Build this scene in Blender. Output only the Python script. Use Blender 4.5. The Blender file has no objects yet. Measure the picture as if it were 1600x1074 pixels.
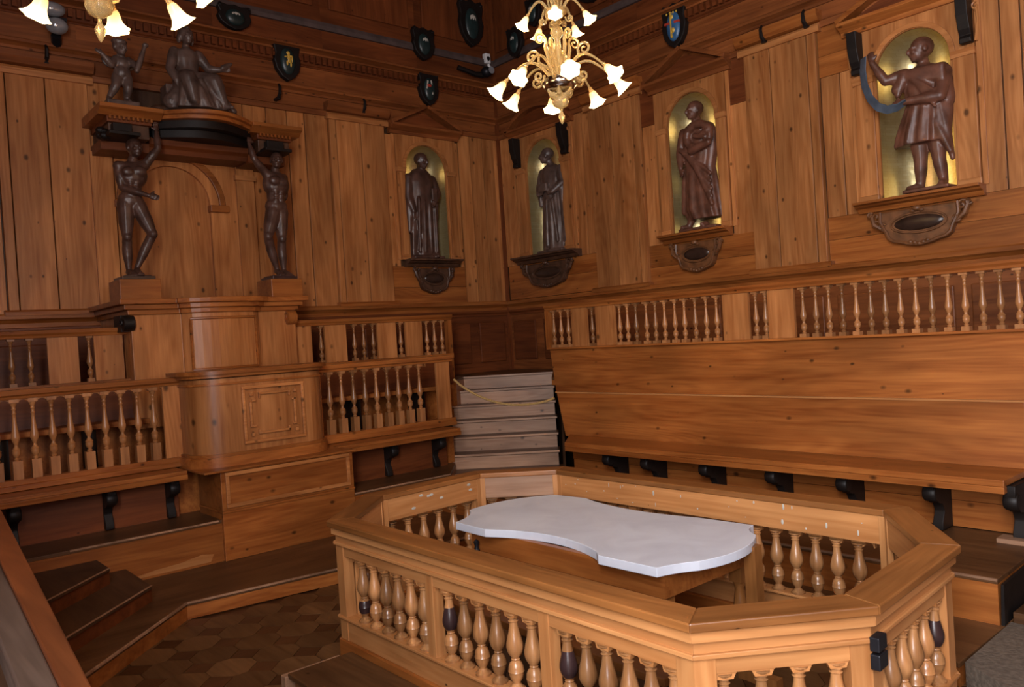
import bpy, math, random
from mathutils import Vector, Matrix, Euler
import bmesh
random.seed(7)
PI = math.pi
SC = bpy.context.scene
COL = SC.collection

# ---------------------------------------------------------------- camera
CAM = Vector((9.4686, -8.1607, 2.0))
def set_camera():
    f = 1247.0
    yaw, pitch, roll = -0.857788, -0.011707, -0.063083
    cy, sy, cp, sp = math.cos(yaw), math.sin(yaw), math.cos(pitch), math.sin(pitch)
    fwd = Vector((sy*cp, cy*cp, sp)); right = Vector((cy, -sy, 0)); up = right.cross(fwd)
    r = right*math.cos(roll) + up*math.sin(roll)
    u = -right*math.sin(roll) + up*math.cos(roll)
    cam = bpy.data.cameras.new('camera'); o = bpy.data.objects.new('camera', cam); COL.objects.link(o)
    cam.sensor_fit = 'HORIZONTAL'; cam.sensor_width = 36.0; cam.lens = 36.0*f/1600.0
    cam.clip_start = 0.05; cam.clip_end = 100
    m = Matrix((r, u, -fwd)).transposed().to_4x4(); m.translation = CAM
    o.matrix_world = m
    SC.camera = o
set_camera()

# ---------------------------------------------------------------- light
W = bpy.data.worlds.new('world'); SC.world = W; W.use_nodes = True
W.node_tree.nodes['Background'].inputs[0].default_value = (0.75, 0.85, 1.0, 1)
W.node_tree.nodes['Background'].inputs[1].default_value = 0.3
def area(name, loc, target, sx, sy, power, col):
    l = bpy.data.lights.new(name, 'AREA'); l.shape = 'RECTANGLE'; l.size = sx; l.size_y = sy
    l.energy = power; l.color = col
    o = bpy.data.objects.new(name, l); COL.objects.link(o); o.location = loc
    o.rotation_euler = (Vector(target)-Vector(loc)).to_track_quat('-Z', 'Y').to_euler()
    return o
# daylight through the tall windows behind the photographer
area('window_light', (9.9, -9.3, 3.55), (9.6, -1.0, 3.0), 1.5, 4.7, 680, (0.99, 0.97, 1.0))
area('window_light', (11.35, -6.6, 3.4), (3.0, -4.6, 1.2), 1.6, 2.0, 35, (0.95, 0.96, 1.0))
BULB = 3.0
SC.view_settings.view_transform = 'Standard'
SC.view_settings.look = 'None'
SC.view_settings.gamma = 1.0
SC.view_settings.use_curve_mapping = False
SC.view_settings.exposure = 0.0

# ---------------------------------------------------------------- materials
def nodes_mat(name):
    m = bpy.data.materials.new(name); m.use_nodes = True
    nt = m.node_tree; b = nt.nodes['Principled BSDF']
    return m, nt, b
def wood(name, ca, cb, axis='z', rough=0.42, knots=0.5, var=0.16, streak=1.0, stain=0.25, spec=0.35):
    m, nt, b = nodes_mat(name); N = nt.nodes.new; L = nt.links.new
    tc = N('ShaderNodeTexCoord'); oi = N('ShaderNodeObjectInfo')
    off = N('ShaderNodeVectorMath'); off.operation = 'SCALE'; off.inputs[0].default_value = (13.1, 7.7, 17.3)
    L(oi.outputs['Random'], off.inputs['Scale'])
    add = N('ShaderNodeVectorMath'); add.operation = 'ADD'
    L(tc.outputs['Object'], add.inputs[0]); L(off.outputs[0], add.inputs[1])
    def mapped(across, along):
        mp = N('ShaderNodeMapping'); s = [across]*3; s['xyz'.index(axis)] = along
        mp.inputs['Scale'].default_value = s; L(add.outputs[0], mp.inputs['Vector']); return mp.outputs[0]
    n1 = N('ShaderNodeTexNoise'); n1.inputs['Scale'].default_value = 1; n1.inputs['Detail'].default_value = 4
    n1.inputs['Distortion'].default_value = 0.6
    L(mapped(11*streak, 0.8), n1.inputs['Vector'])
    n2 = N('ShaderNodeTexNoise'); n2.inputs['Scale'].default_value = 1; n2.inputs['Detail'].default_value = 2
    L(mapped(60, 2.5), n2.inputs['Vector'])
    mix0 = N('ShaderNodeMix'); mix0.inputs[0].default_value = 0.3
    # cathedral grain: contour lines of a long stretched noise
    nc = N('ShaderNodeTexNoise'); nc.inputs['Scale'].default_value = 1; nc.inputs['Detail'].default_value = 1.5
    L(mapped(3.2, .42), nc.inputs['Vector'])
    mm = N('ShaderNodeMath'); mm.operation = 'MULTIPLY'; mm.inputs[1].default_value = 95; L(nc.outputs['Fac'], mm.inputs[0])
    sn = N('ShaderNodeMath'); sn.operation = 'SINE'; L(mm.outputs[0], sn.inputs[0])
    s2 = N('ShaderNodeMapRange'); s2.inputs[1].default_value = -1; s2.inputs[2].default_value = 1; L(sn.outputs[0], s2.inputs[0])
    mw = N('ShaderNodeMix'); mw.inputs[0].default_value = .12; L(n1.outputs['Fac'], mw.inputs[2]); L(s2.outputs[0], mw.inputs[3])
    L(mw.outputs[0], mix0.inputs[2]); L(n2.outputs['Fac'], mix0.inputs[3])
    rp = N('ShaderNodeValToRGB'); rp.color_ramp.elements[0].position = 0.34; rp.color_ramp.elements[1].position = 0.66
    rp.color_ramp.elements[0].color = (*ca, 1); rp.color_ramp.elements[1].color = (*cb, 1)
    L(mix0.outputs[0], rp.inputs[0])
    col = rp.outputs[0]
    # big soft stains that belong to the boards
    n3 = N('ShaderNodeTexNoise'); n3.inputs['Scale'].default_value = 1.0; n3.inputs['Detail'].default_value = 3
    L(mapped(2.4, 0.9), n3.inputs['Vector'])
    mr = N('ShaderNodeMapRange'); mr.inputs[1].default_value = 0.35; mr.inputs[2].default_value = 0.7
    mr.inputs[3].default_value = 1.0-stain; mr.inputs[4].default_value = 1.0+stain*0.5
    L(n3.outputs['Fac'], mr.inputs[0])
    # per object tint
    mv = N('ShaderNodeMapRange'); mv.inputs[3].default_value = 1-var; mv.inputs[4].default_value = 1+var
    L(oi.outputs['Random'], mv.inputs[0])
    mu = N('ShaderNodeMath'); mu.operation = 'MULTIPLY'; L(mr.outputs[0], mu.inputs[0]); L(mv.outputs[0], mu.inputs[1])
    hs = N('ShaderNodeHueSaturation'); L(col, hs.inputs['Color']); L(mu.outputs[0], hs.inputs['Value'])
    col = hs.outputs[0]
    if knots > 0:
        vo = N('ShaderNodeTexVoronoi'); vo.inputs['Scale'].default_value = 1.0
        L(mapped(7.5, 5.0), vo.inputs['Vector'])
        sepc = N('ShaderNodeSeparateColor'); L(vo.outputs['Color'], sepc.inputs[0])
        th = N('ShaderNodeMapRange'); th.inputs[1].default_value = 0.0; th.inputs[2].default_value = 1.0
        th.inputs[3].default_value = 0.0; th.inputs[4].default_value = 0.14*knots+0.02
        L(sepc.outputs[0], th.inputs[0])
        dv = N('ShaderNodeMath'); dv.operation = 'DIVIDE'; L(vo.outputs['Distance'], dv.inputs[0]); L(th.outputs[0], dv.inputs[1])
        kr = N('ShaderNodeMapRange'); kr.inputs[1].default_value = 0.6; kr.inputs[2].default_value = 1.5
        kr.inputs[3].default_value = 0.12; kr.inputs[4].default_value = 1.0
        L(dv.outputs[0], kr.inputs[0])
        mk = N('ShaderNodeMix'); mk.data_type = 'RGBA'; mk.blend_type = 'MULTIPLY'; mk.inputs[0].default_value = 0.85
        L(col, mk.inputs[6]); L(kr.outputs[0], mk.inputs[7]); col = mk.outputs[2]
    L(col, b.inputs['Base Color'])
    b.inputs['Roughness'].default_value = rough
    b.inputs['Specular IOR Level'].default_value = spec
    bp = N('ShaderNodeBump'); bp.inputs['Strength'].default_value = 0.12; bp.inputs['Distance'].default_value = 0.01
    L(mix0.outputs[0], bp.inputs['Height']); L(bp.outputs[0], b.inputs['Normal'])
    return m
def plain(name, c, rough=0.5, metal=0.0, noise=0.0, scale=8, spec=0.5, bump=0.0):
    m, nt, b = nodes_mat(name); N = nt.nodes.new; L = nt.links.new
    b.inputs['Roughness'].default_value = rough; b.inputs['Metallic'].default_value = metal
    b.inputs['Specular IOR Level'].default_value = spec
    tc = N('ShaderNodeTexCoord'); n = N('ShaderNodeTexNoise'); n.inputs['Scale'].default_value = scale; n.inputs['Detail'].default_value = 4
    L(tc.outputs['Object'], n.inputs['Vector'])
    rp = N('ShaderNodeValToRGB'); rp.color_ramp.elements[0].position = .3; rp.color_ramp.elements[1].position = .7
    rp.color_ramp.elements[0].color = tuple(max(0, x*(1-noise)) for x in c)+(1,)
    rp.color_ramp.elements[1].color = tuple(min(1, x*(1+noise)) for x in c)+(1,)
    L(n.outputs['Fac'], rp.inputs[0]); L(rp.outputs[0], b.inputs['Base Color'])
    if bump:
        bp = N('ShaderNodeBump'); bp.inputs['Strength'].default_value = bump; bp.inputs['Distance'].default_value = .02
        L(n.outputs['Fac'], bp.inputs['Height']); L(bp.outputs[0], b.inputs['Normal'])
    return m
MAT = {}
PINE = ((.33, .125, .032), (.50, .225, .072))
MID = ((.33, .113, .030), (.54, .228, .075))
ORG = ((.23, .062, .012), (.40, .138, .032))
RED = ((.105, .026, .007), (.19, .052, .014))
for ax in 'xyz':
    MAT['pine_'+ax] = wood('light_pine_'+ax, (.40, .160, .050), (.56, .262, .095), ax, .36, .25, .07)
    MAT['mid_'+ax] = wood('spruce_plank_'+ax, MID[0], MID[1], ax, .38, 1.0, .15)
    MAT['org_'+ax] = wood('orange_pine_'+ax, ORG[0], ORG[1], ax, .36, .8, .10, stain=.3)
    MAT['frz_'+ax] = wood('dark_frieze_wood_'+ax, (.15, .042, .011), (.28, .088, .024), ax, .45, .6, .12)
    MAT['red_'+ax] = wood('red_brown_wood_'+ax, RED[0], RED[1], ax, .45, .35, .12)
    MAT['stair_'+ax] = wood('worn_stair_wood_'+ax, (.30, .150, .080), (.46, .275, .17), ax, .42, .8, .10, stain=.4, spec=.4)
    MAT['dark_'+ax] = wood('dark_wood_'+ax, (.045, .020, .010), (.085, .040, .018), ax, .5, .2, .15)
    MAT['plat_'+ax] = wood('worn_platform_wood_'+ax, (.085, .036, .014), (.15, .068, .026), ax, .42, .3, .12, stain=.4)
    MAT['cap_'+ax] = wood('rail_cap_wood_'+ax, (.19, .070, .018), (.33, .130, .036), ax, .33, .3, .08, stain=.35, spec=.5)
MAT['bal'] = wood('turned_baluster_wood', (.25, .105, .036), (.54, .26, .10), 'z', .28, .1, .20, stain=.5, spec=.7)
MAT['bal_wall'] = wood('turned_gallery_baluster_wood', (.27, .11, .038), (.44, .20, .075), 'z', .33, .1, .25, stain=.3, spec=.55)
MAT['worn_grey'] = wood('worn_grey_edge', (.05, .032, .024), (.11, .072, .055), 'x', .5, 0, .05)  # worn grey wood, darkened further in place of shade
MAT['bal_dark'] = plain('blackened_wood', (.035, .018, .018), .3, 0, .3)
MAT['statue'] = plain('carved_dark_wood', (.070, .034, .024), .40, 0, .5, 7, .6, .25)
MAT['statue_b'] = plain('carved_brown_wood', (.125, .050, .030), .42, 0, .5, 7, .5, .25)
MAT['statue_g'] = plain('carved_grey_wood', (.095, .060, .048), .42, 0, .5, 8, .6, .25)
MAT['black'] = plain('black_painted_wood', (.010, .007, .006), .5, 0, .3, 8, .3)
MAT['iron'] = plain('black_iron', (.02, .02, .025), .45, .6, .2)
MAT['white'] = plain('white_plastic', (.7, .7, .7), .4, 0, .05)
MAT['grey_band'] = plain('grey_painted_band', (.075, .05, .045), .6, 0, .3)
MAT['cloth_blue'] = plain('blue_grey_band', (.075, .10, .135), .5, 0, .35, 10)
MAT['rope'] = plain('twisted_rope', (.42, .27, .10), .7, 0, .3, 60, .3, .3)
MAT['brass'] = plain('polished_brass', (.75, .48, .16), .22, 1, .1)
MAT['chrome'] = plain('polished_metal', (.6, .58, .55), .15, 1, .1)
MAT['carpet'] = plain('grey_carpet', (.13, .10, .075), .9, 0, .25, 40, .2, .3)
MAT['plaque'] = plain('dark_oval_plaque', (.035, .018, .012), .3, 0, .4, 9)
MAT['carve'] = plain('carved_bracket_wood', (.15, .060, .022), .45, 0, .4, 12)
MAT['carve_d'] = plain('carved_dark_bracket_wood', (.075, .034, .018), .45, 0, .4, 12)
def marble():
    m, nt, b = nodes_mat('white_marble'); N = nt.nodes.new; L = nt.links.new
    tc = N('ShaderNodeTexCoord'); n = N('ShaderNodeTexNoise'); n.inputs['Scale'].default_value = 3.5; n.inputs['Detail'].default_value = 7
    n.inputs['Distortion'].default_value = .8
    L(tc.outputs['Object'], n.inputs['Vector'])
    rp = N('ShaderNodeValToRGB'); rp.color_ramp.elements[0].position = .3; rp.color_ramp.elements[1].position = .65
    rp.color_ramp.elements[0].color = (.52, .55, .63, 1); rp.color_ramp.elements[1].color = (.62, .66, .74, 1)
    L(n.outputs['Fac'], rp.inputs[0]); L(rp.outputs[0], b.inputs['Base Color']); b.inputs['Roughness'].default_value = .42
    return m
MAT['marble'] = marble()
def gold():
    m, nt, b = nodes_mat('gold_leaf'); N = nt.nodes.new; L = nt.links.new
    tc = N('ShaderNodeTexCoord'); br = N('ShaderNodeTexBrick'); br.offset = .5
    mp = N('ShaderNodeMapping'); mp.inputs['Scale'].default_value = (1, 1, 1); mp.inputs['Rotation'].default_value = (PI/2, 0, 0)
    L(tc.outputs['Object'], mp.inputs[0]); L(mp.outputs[0], br.inputs['Vector'])
    br.inputs['Scale'].default_value = 9; br.inputs['Mortar Size'].default_value = .01
    br.inputs['Color1'].default_value = (.86, .70, .33, 1); br.inputs['Color2'].default_value = (.92, .78, .42, 1)
    br.inputs['Mortar'].default_value = (.80, .62, .28, 1)
    n = N('ShaderNodeTexNoise'); n.inputs['Scale'].default_value = 14; L(tc.outputs['Object'], n.inputs['Vector'])
    L(br.outputs[0], b.inputs['Base Color']); b.inputs['Metallic'].default_value = .85
    mr = N('ShaderNodeMapRange'); mr.inputs[3].default_value = .26; mr.inputs[4].default_value = .42
    L(n.outputs['Fac'], mr.inputs[0]); L(mr.outputs[0], b.inputs['Roughness'])
    bp = N('ShaderNodeBump'); bp.inputs['Strength'].default_value = .25; bp.inputs['Distance'].default_value = .01
    L(n.outputs['Fac'], bp.inputs['Height']); L(bp.outputs[0], b.inputs['Normal'])
    return m
MAT['gold'] = gold()
def emis(name, c, s):
    m, nt, b = nodes_mat(name)
    b.inputs['Base Color'].default_value = (*c, 1); b.inputs['Emission Color'].default_value = (*c, 1)
    b.inputs['Emission Strength'].default_value = s; b.inputs['Roughness'].default_value = .4
    return m
def shade_mat():
    # frosted glass bell lit from inside: brighter towards the mouth where the bulb sits (local z of the bell)
    m, nt, b = nodes_mat('lit_frosted_glass'); N = nt.nodes.new; L = nt.links.new
    tc = N('ShaderNodeTexCoord'); sp = N('ShaderNodeSeparateXYZ'); L(tc.outputs['Object'], sp.inputs[0])
    mr = N('ShaderNodeMapRange'); mr.inputs[1].default_value = -.13; mr.inputs[2].default_value = 0.0
    mr.inputs[3].default_value = 1.0; mr.inputs[4].default_value = 0.12
    L(sp.outputs[2], mr.inputs[0])
    rp = N('ShaderNodeValToRGB'); rp.color_ramp.elements[0].color = (1, .42, .10, 1); rp.color_ramp.elements[1].color = (1, .72, .34, 1)
    L(mr.outputs[0], rp.inputs[0])
    mu = N('ShaderNodeMath'); mu.operation = 'MULTIPLY'; mu.inputs[1].default_value = 5.0; L(mr.outputs[0], mu.inputs[0])
    L(rp.outputs[0], b.inputs['Emission Color']); L(mu.outputs[0], b.inputs['Emission Strength'])
    b.inputs['Base Color'].default_value = (.85, .62, .35, 1); b.inputs['Roughness'].default_value = .25
    return m
MAT['shade'] = shade_mat()
MAT['bulb'] = emis('glowing_bulb', (1, .82, .5), 14)
def glass():
    m, nt, b = nodes_mat('amber_glass')
    b.inputs['Base Color'].default_value = (.95, .74, .36, 1); b.inputs['Roughness'].default_value = .12
    b.inputs['Transmission Weight'].default_value = .72; b.inputs['IOR'].default_value = 1.3
    b.inputs['Specular IOR Level'].default_value = .9
    return m
MAT['glass'] = glass()
MAT['pane'] = emis('daylight_pane', (.8, .9, 1.0), 1.5)
MAT['lens'] = plain('floodlight_glass', (.35, .37, .4), .1, .4, .2)
def field(name, c): return plain(name, c, .35, 0, .25, 20)
MAT['blue'] = field('blue_shield_paint', (.035, .12, .26)); MAT['green'] = field('green_shield_paint', (.012, .028, .028))
MAT['goldp'] = field('gold_paint', (.6, .38, .06)); MAT['redp'] = field('red_paint', (.45, .05, .03)); MAT['whitep'] = field('pale_paint', (.5, .48, .42))
MAT['tile_l'] = wood('parquet_light', (.085, .038, .014), (.15, .072, .028), 'x', .38, .1, .25, stain=.35)
MAT['tile_d'] = wood('parquet_dark', (.055, .021, .008), (.085, .033, .012), 'y', .38, 0, .2)

# ---------------------------------------------------------------- mesh builder
class MB:
    def __init__(s): s.v = []; s.f = []; s.m = []; s.sm = []
    def add(s, vs, fs, mi=0, smooth=False):
        o = len(s.v); s.v += [tuple(x) for x in vs]
        for f in fs: s.f.append(tuple(i+o for i in f)); s.m.append(mi); s.sm.append(smooth)
    def box(s, x0, x1, y0, y1, z0, z1, mi=0):
        if x0 > x1: x0, x1 = x1, x0
        if y0 > y1: y0, y1 = y1, y0
        if z0 > z1: z0, z1 = z1, z0
        s.add([(x0,y0,z0),(x1,y0,z0),(x1,y1,z0),(x0,y1,z0),(x0,y0,z1),(x1,y0,z1),(x1,y1,z1),(x0,y1,z1)],
              [(0,3,2,1),(4,5,6,7),(0,1,5,4),(1,2,6,5),(2,3,7,6),(3,0,4,7)], mi)
        return s
    def hexa(s, b, t, mi=0):
        s.add(list(b)+list(t), [(3,2,1,0),(4,5,6,7),(0,1,5,4),(1,2,6,5),(2,3,7,6),(3,0,4,7)], mi); return s
    def prism(s, pts, a, b, axis='z', mi=0, smooth=False):
        """polygon extruded between a and b. axis z: pts=(x,y); axis y: pts=(x,z); axis x: pts=(y,z)"""
        n = len(pts)
        def P(p, h):
            return (p[0], p[1], h) if axis == 'z' else ((p[0], h, p[1]) if axis == 'y' else (h, p[0], p[1]))
        vs = [P(p, a) for p in pts]+[P(p, b) for p in pts]
        fs = [tuple(range(n)), tuple(range(2*n-1, n-1, -1))]
        s.add(vs, fs, mi)
        o = len(s.v)-2*n
        for i in range(n):
            j = (i+1) % n
            s.f.append((o+i, o+i+n, o+j+n, o+j)); s.m.append(mi); s.sm.append(smooth)
        return s
    def lathe(s, prof, c=(0,0,0), n=14, mi=0, smooth=True, M=None, wave=None):
        vs = []
        for (r, z) in prof:
            for k in range(n):
                a = 2*PI*k/n
                rr = r*(1+(wave(k, n, z) if wave else 0))
                vs.append(Vector((rr*math.cos(a), rr*math.sin(a), z)))
        fs = []
        for i in range(len(prof)-1):
            for k in range(n):
                k2 = (k+1) % n
                fs.append((i*n+k, i*n+k2, (i+1)*n+k2, (i+1)*n+k))
        if prof[0][0] > 1e-5: fs.append(tuple(range(n-1, -1, -1)))
        if prof[-1][0] > 1e-5: fs.append(tuple((len(prof)-1)*n+k for k in range(n)))
        c = Vector(c)
        vs = [(M @ v if M else v)+c for v in vs]
        s.add(vs, fs, mi, smooth); return s
    def tube(s, pts, rad, n=8, mi=0, smooth=True, flat=1.0):
        pts = [Vector(p) for p in pts]
        if not hasattr(rad, '__len__'): rad = [rad]*len(pts)
        vs = []; prev = None
        for i, p in enumerate(pts):
            t = (pts[min(i+1, len(pts)-1)]-pts[max(i-1, 0)]).normalized()
            if prev is None:
                a = Vector((0,0,1)) if abs(t.z) < .9 else Vector((1,0,0))
                nn = (a-t*a.dot(t)).normalized()
            else: nn = (prev-t*prev.dot(t)).normalized()
            prev = nn; bb = t.cross(nn)
            for k in range(n):
                an = 2*PI*k/n
                vs.append(p+(nn*math.cos(an)*flat+bb*math.sin(an))*rad[i])
        fs = []
        for i in range(len(pts)-1):
            for k in range(n):
                k2 = (k+1) % n; fs.append((i*n+k, i*n+k2, (i+1)*n+k2, (i+1)*n+k))
        fs.append(tuple(range(n-1, -1, -1))); fs.append(tuple((len(pts)-1)*n+k for k in range(n)))
        s.add(vs, fs, mi, smooth); return s
    def ell(s, c, r, n=12, m=8, mi=0, rot=None):
        c = Vector(c); prof = []
        vs = [Vector((0,0,-1))]
        for i in range(1, m):
            ph = -PI/2+PI*i/m
            for k in range(n):
                a = 2*PI*k/n; vs.append(Vector((math.cos(ph)*math.cos(a), math.cos(ph)*math.sin(a), math.sin(ph))))
        vs.append(Vector((0,0,1))); fs = []
        for k in range(n):
            k2 = (k+1) % n; fs.append((0, 1+k2, 1+k))
            fs.append((len(vs)-1, 1+(m-2)*n+k, 1+(m-2)*n+k2))
            for i in range(m-2): fs.append((1+i*n+k, 1+i*n+k2, 1+(i+1)*n+k2, 1+(i+1)*n+k))
        out = []
        for v in vs:
            w = Vector((v.x*r[0], v.y*r[1], v.z*r[2]))
            if rot: w = rot @ w
            out.append(w+c)
        s.add(out, fs, mi, True); return s
    def bar(s, p0, p1, w, d, mi=0):
        """bar in the x-z plane from p0 to p1 (x,z), width w, between y=d[0] and d[1]"""
        a = Vector((p0[0], p0[1])); b = Vector((p1[0], p1[1])); t = (b-a).normalized(); n = Vector((-t.y, t.x))*w
        q = [a, b, b+n, a+n]
        s.prism([(v.x, v.y) for v in q], d[0], d[1], 'y', mi); return s
    def mould(s, prof, x0, x1, mi=0):
        """profile [(y,z)...] closed polygon extruded along x"""
        s.prism(prof, x0, x1, 'x', mi); return s

OFF = {}
def frame_mat(fr): return Matrix.Translation((fr[0], fr[1], 0)) @ Matrix.Rotation(fr[2], 4, 'Z')
FR = (0, 0, 0.0); FL = (0, 0, PI/2); FS = (0, 0, PI/4)
def build_mesh(name, mb, mats, off, bevel=None):
    me = bpy.data.meshes.new(name)
    me.from_pydata([(v[0]-off[0], v[1]-off[1], v[2]-off[2]) for v in mb.v], [], mb.f)
    for mt in (mats if isinstance(mats, (list, tuple)) else [mats]): me.materials.append(MAT[mt])
    me.polygons.foreach_set('material_index', mb.m); me.polygons.foreach_set('use_smooth', mb.sm)
    bm = bmesh.new(); bm.from_mesh(me); bmesh.ops.recalc_face_normals(bm, faces=bm.faces); bm.to_mesh(me); bm.free()
    if any(mb.sm): me.set_sharp_from_angle(angle=math.radians(42))
    me.update()
    return me
def obj(name, mb, mats, parent=None, bevel=0.0, label=None, fr=None, kind=None):
    off = OFF.get(parent.name, (0,0,0)) if parent else (0,0,0)
    if fr is not None:
        me = build_mesh(name, mb, mats, (0,0,0)); o = bpy.data.objects.new(name, me)
        o.location = (fr[0]-off[0], fr[1]-off[1], -off[2]); o.rotation_euler = (0,0,fr[2])
    else:
        me = build_mesh(name, mb, mats, off); o = bpy.data.objects.new(name, me)
    COL.objects.link(o)
    if parent: o.parent = parent
    OFF[o.name] = off
    if bevel:
        md = o.modifiers.new('bevel', 'BEVEL'); md.width = bevel; md.segments = 2; md.limit_method = 'ANGLE'; md.angle_limit = math.radians(50)
    if label: o['label'] = label
    if kind: o['kind'] = kind
    return o
def thing(name, label, cat, base, fr=FR, group=None, kind=None):
    o = bpy.data.objects.new(name, None); COL.objects.link(o); o.empty_display_size = .1
    p = frame_mat(fr) @ Vector(base)
    o.location = p; o.rotation_euler = (0,0,fr[2])
    OFF[o.name] = tuple(base)
    if kind: o['kind'] = kind
    if label: o['label'] = label
    if cat: o['category'] = cat
    if group: o['group'] = group
    return o
def solo(name, mb, mats, label, cat, base, fr=FR, group=None, bevel=0.0, kind=None):
    me = build_mesh(name, mb, mats, base); o = bpy.data.objects.new(name, me); COL.objects.link(o)
    o.location = frame_mat(fr) @ Vector(base); o.rotation_euler = (0,0,fr[2])
    OFF[o.name] = tuple(base)
    if label: o['label'] = label
    if cat: o['category'] = cat
    if group: o['group'] = group
    if kind: o['kind'] = kind
    if bevel:
        md = o.modifiers.new('bevel', 'BEVEL'); md.width = bevel; md.segments = 2; md.limit_method = 'ANGLE'
    return o
def inst(name, me, parent, loc, rz=0, fr=None):
    """copy of a shared mesh as a part; loc in the parent's frame coordinates"""
    off = OFF[parent.name]; o = bpy.data.objects.new(name, me); COL.objects.link(o); o.parent = parent
    if fr is not None:
        p = frame_mat(fr) @ Vector(loc); o.location = p-Vector(off); o.rotation_euler = (0,0,fr[2]+rz)
    else:
        o.location = Vector(loc)-Vector(off); o.rotation_euler = (0,0,rz)
    OFF[o.name] = off
    return o
def struct(name, base=(0,0,0), fr=FR):
    return thing(name, None, None, base, fr, kind='structure')
def ssolo(name, mb, mats, fr=FR, bevel=0.0):
    return solo(name, mb, mats, None, None, (0,0,0), fr, bevel=bevel, kind='structure')
def dup_tree(o, loc, rz=None, label=None):
    def cp(a, parent):
        c = a.copy(); COL.objects.link(c); OFF[c.name] = OFF.get(a.name, (0,0,0))
        if parent: c.parent = parent
        for ch in list(a.children): cp(ch, c)
        return c
    r = cp(o, None); r.location = loc
    if rz is not None: r.rotation_euler = (0,0,rz)
    if label: r['label'] = label
    return r

# ================================================================ SETTING
H = 8.6
# floor slab and parquet
fl = struct('floor')
obj('floor_board', MB().box(-.6, 11.8, -10.6, .6, -.12, -.012), 'tile_d', fl)
def visible(x, y, z=0):
    v = Vector((x, y, z))-CAM
    yaw = -0.857788; f = Vector((math.sin(yaw), math.cos(yaw), 0)); r = Vector((math.cos(yaw), -math.sin(yaw), 0))
    d = v.dot(f)
    if d < .5: return False
    px = 800+1247*v.dot(r)/d; py = 530-1247*v.z/d+.063*(px-800)*-1
    return -60 < px < 1660 and py < 1180
P = .30; c = .105
octo = [(P/2-c, -P/2), (P/2, -P/2+c), (P/2, P/2-c), (P/2-c, P/2), (-P/2+c, P/2), (-P/2, P/2-c), (-P/2, -P/2+c), (-P/2+c, -P/2)]
def shrink(pts, k): return [(x*k, y*k) for x, y in pts]
m_oct = build_mesh('parquet_octagon', MB().prism(shrink(octo, .985), -.012, 0), 'tile_l', (0,0,0))
m_sq = build_mesh('parquet_diamond', MB().prism([(c*.97, 0), (0, c*.97), (-c*.97, 0), (0, -c*.97)], -.012, -.001), 'tile_d', (0,0,0))
cnt = [0, 0]
for i in range(0, 40):
    for j in range(0, 40):
        x = 2.6+i*P; y = -8.4+j*P
        if not visible(x, y) or y > -3.4 or x > 9.0: continue
        inbox = 4.6 < x < 7.95 and -5.7 < y < -3.6
        if not inbox and not (y < -5.6 and x < 7.3) and not x < 4.6: continue
        if x < 2.4 or (x < 3.35 and y > -6.1): continue
        if cnt[0] < 290: inst('parquet_tile', m_oct, fl, (x, y, 0)); cnt[0] += 1
        if cnt[1] < 290: inst('parquet_diamond', m_sq, fl, (x+P/2, y+P/2, 0)); cnt[1] += 1

def hmould(z0, z1, d0, d1, x0, x1):
    """simple cornice moulding: stepped profile projecting from wall (v negative)"""
    h = z1-z0
    return [(0.02, z0), (-d0, z0), (-d0, z0+.3*h), (-(d0+d1)/2, z0+.5*h), (-d1, z0+.62*h), (-d1, z0+.9*h), (-d1*.9, z1), (0.02, z1)]
rnd = random.Random(3)
def planks(root, xs, z0, z1, mat='mid_z', d=0.0, th=.03, gap=.006):
    for a, b in zip(xs[:-1], xs[1:]):
        dd = d+rnd.uniform(-.002, .003)
        obj('plank', MB().box(a+gap, b-gap, -dd, -dd+th, z0, z1), mat, root, .003)
def boards(root, zs, x0, x1, mat='red_x', d=0.0, th=.03, gap=.002):
    for a, b in zip(zs[:-1], zs[1:]):
        dd = d+rnd.uniform(-.002, .002)
        obj('board', MB().box(x0, x1, -dd, -dd+th, a+gap, b-gap), mat, root)
def split(a, b, w):
    n = max(1, round((b-a)/w)); xs = [a+(b-a)*i/n for i in range(n+1)]
    for i in range(1, n): xs[i] += rnd.uniform(-.12, .12)*w
    return xs

# ---- right wall (world x axis)
wr = struct('wall_right', fr=FR)
obj('backing', MB().box(-.6, 11.6, .5, .56, 0, H), 'dark_z', wr)
obj('backing', MB().box(-.1, .6, .03, .06, 0, H).box(1.4, 3.27, .03, .06, 0, H).box(4.0, 5.88, .03, .06, 0, H).box(6.6, 11.6, .03, .06, 0, H)
    .box(.6, 1.4, .03, .06, 0, 3.1).box(3.27, 4.0, .03, .06, 0, 3.1).box(5.88, 6.6, .03, .06, 0, 3.1)
    .box(.6, 1.4, .03, .06, 4.95, H).box(3.27, 4.0, .03, .06, 4.9, H).box(5.88, 6.6, .03, .06, 4.85, H), 'dark_z', wr)
planks(wr, [.0, .07, .35], 3.05, 5.05); planks(wr, [1.58, 1.79, 1.96], 3.05, 5.05)
boards(wr, [2.53, 2.8, 3.05], .07, 1.96, 'org_x')
planks(wr, [1.96, 2.36, 2.74, 2.86], 2.5, 5.02, d=.045, th=.07)
planks(wr, [2.86, 3.12], 3.02, 4.55); planks(wr, [4.13, 4.41], 3.0, 4.5)
boards(wr, [4.55, 5.05], 2.86, 3.13, 'red_x', .008); boards(wr, [4.5, 5.05], 4.12, 4.41, 'red_x', .008)
boards(wr, [2.5, 2.74, 3.02], 2.86, 4.41, 'org_x')
planks(wr, [4.41, 4.74, 5.18, 5.285], 2.5, 5.02, d=.045, th=.07)
planks(wr, [5.29, 5.5, 5.69], 3.02, 4.5); boards(wr, [4.5, 4.72, 5.05], 5.29, 5.7, 'org_x', .008)
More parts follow.
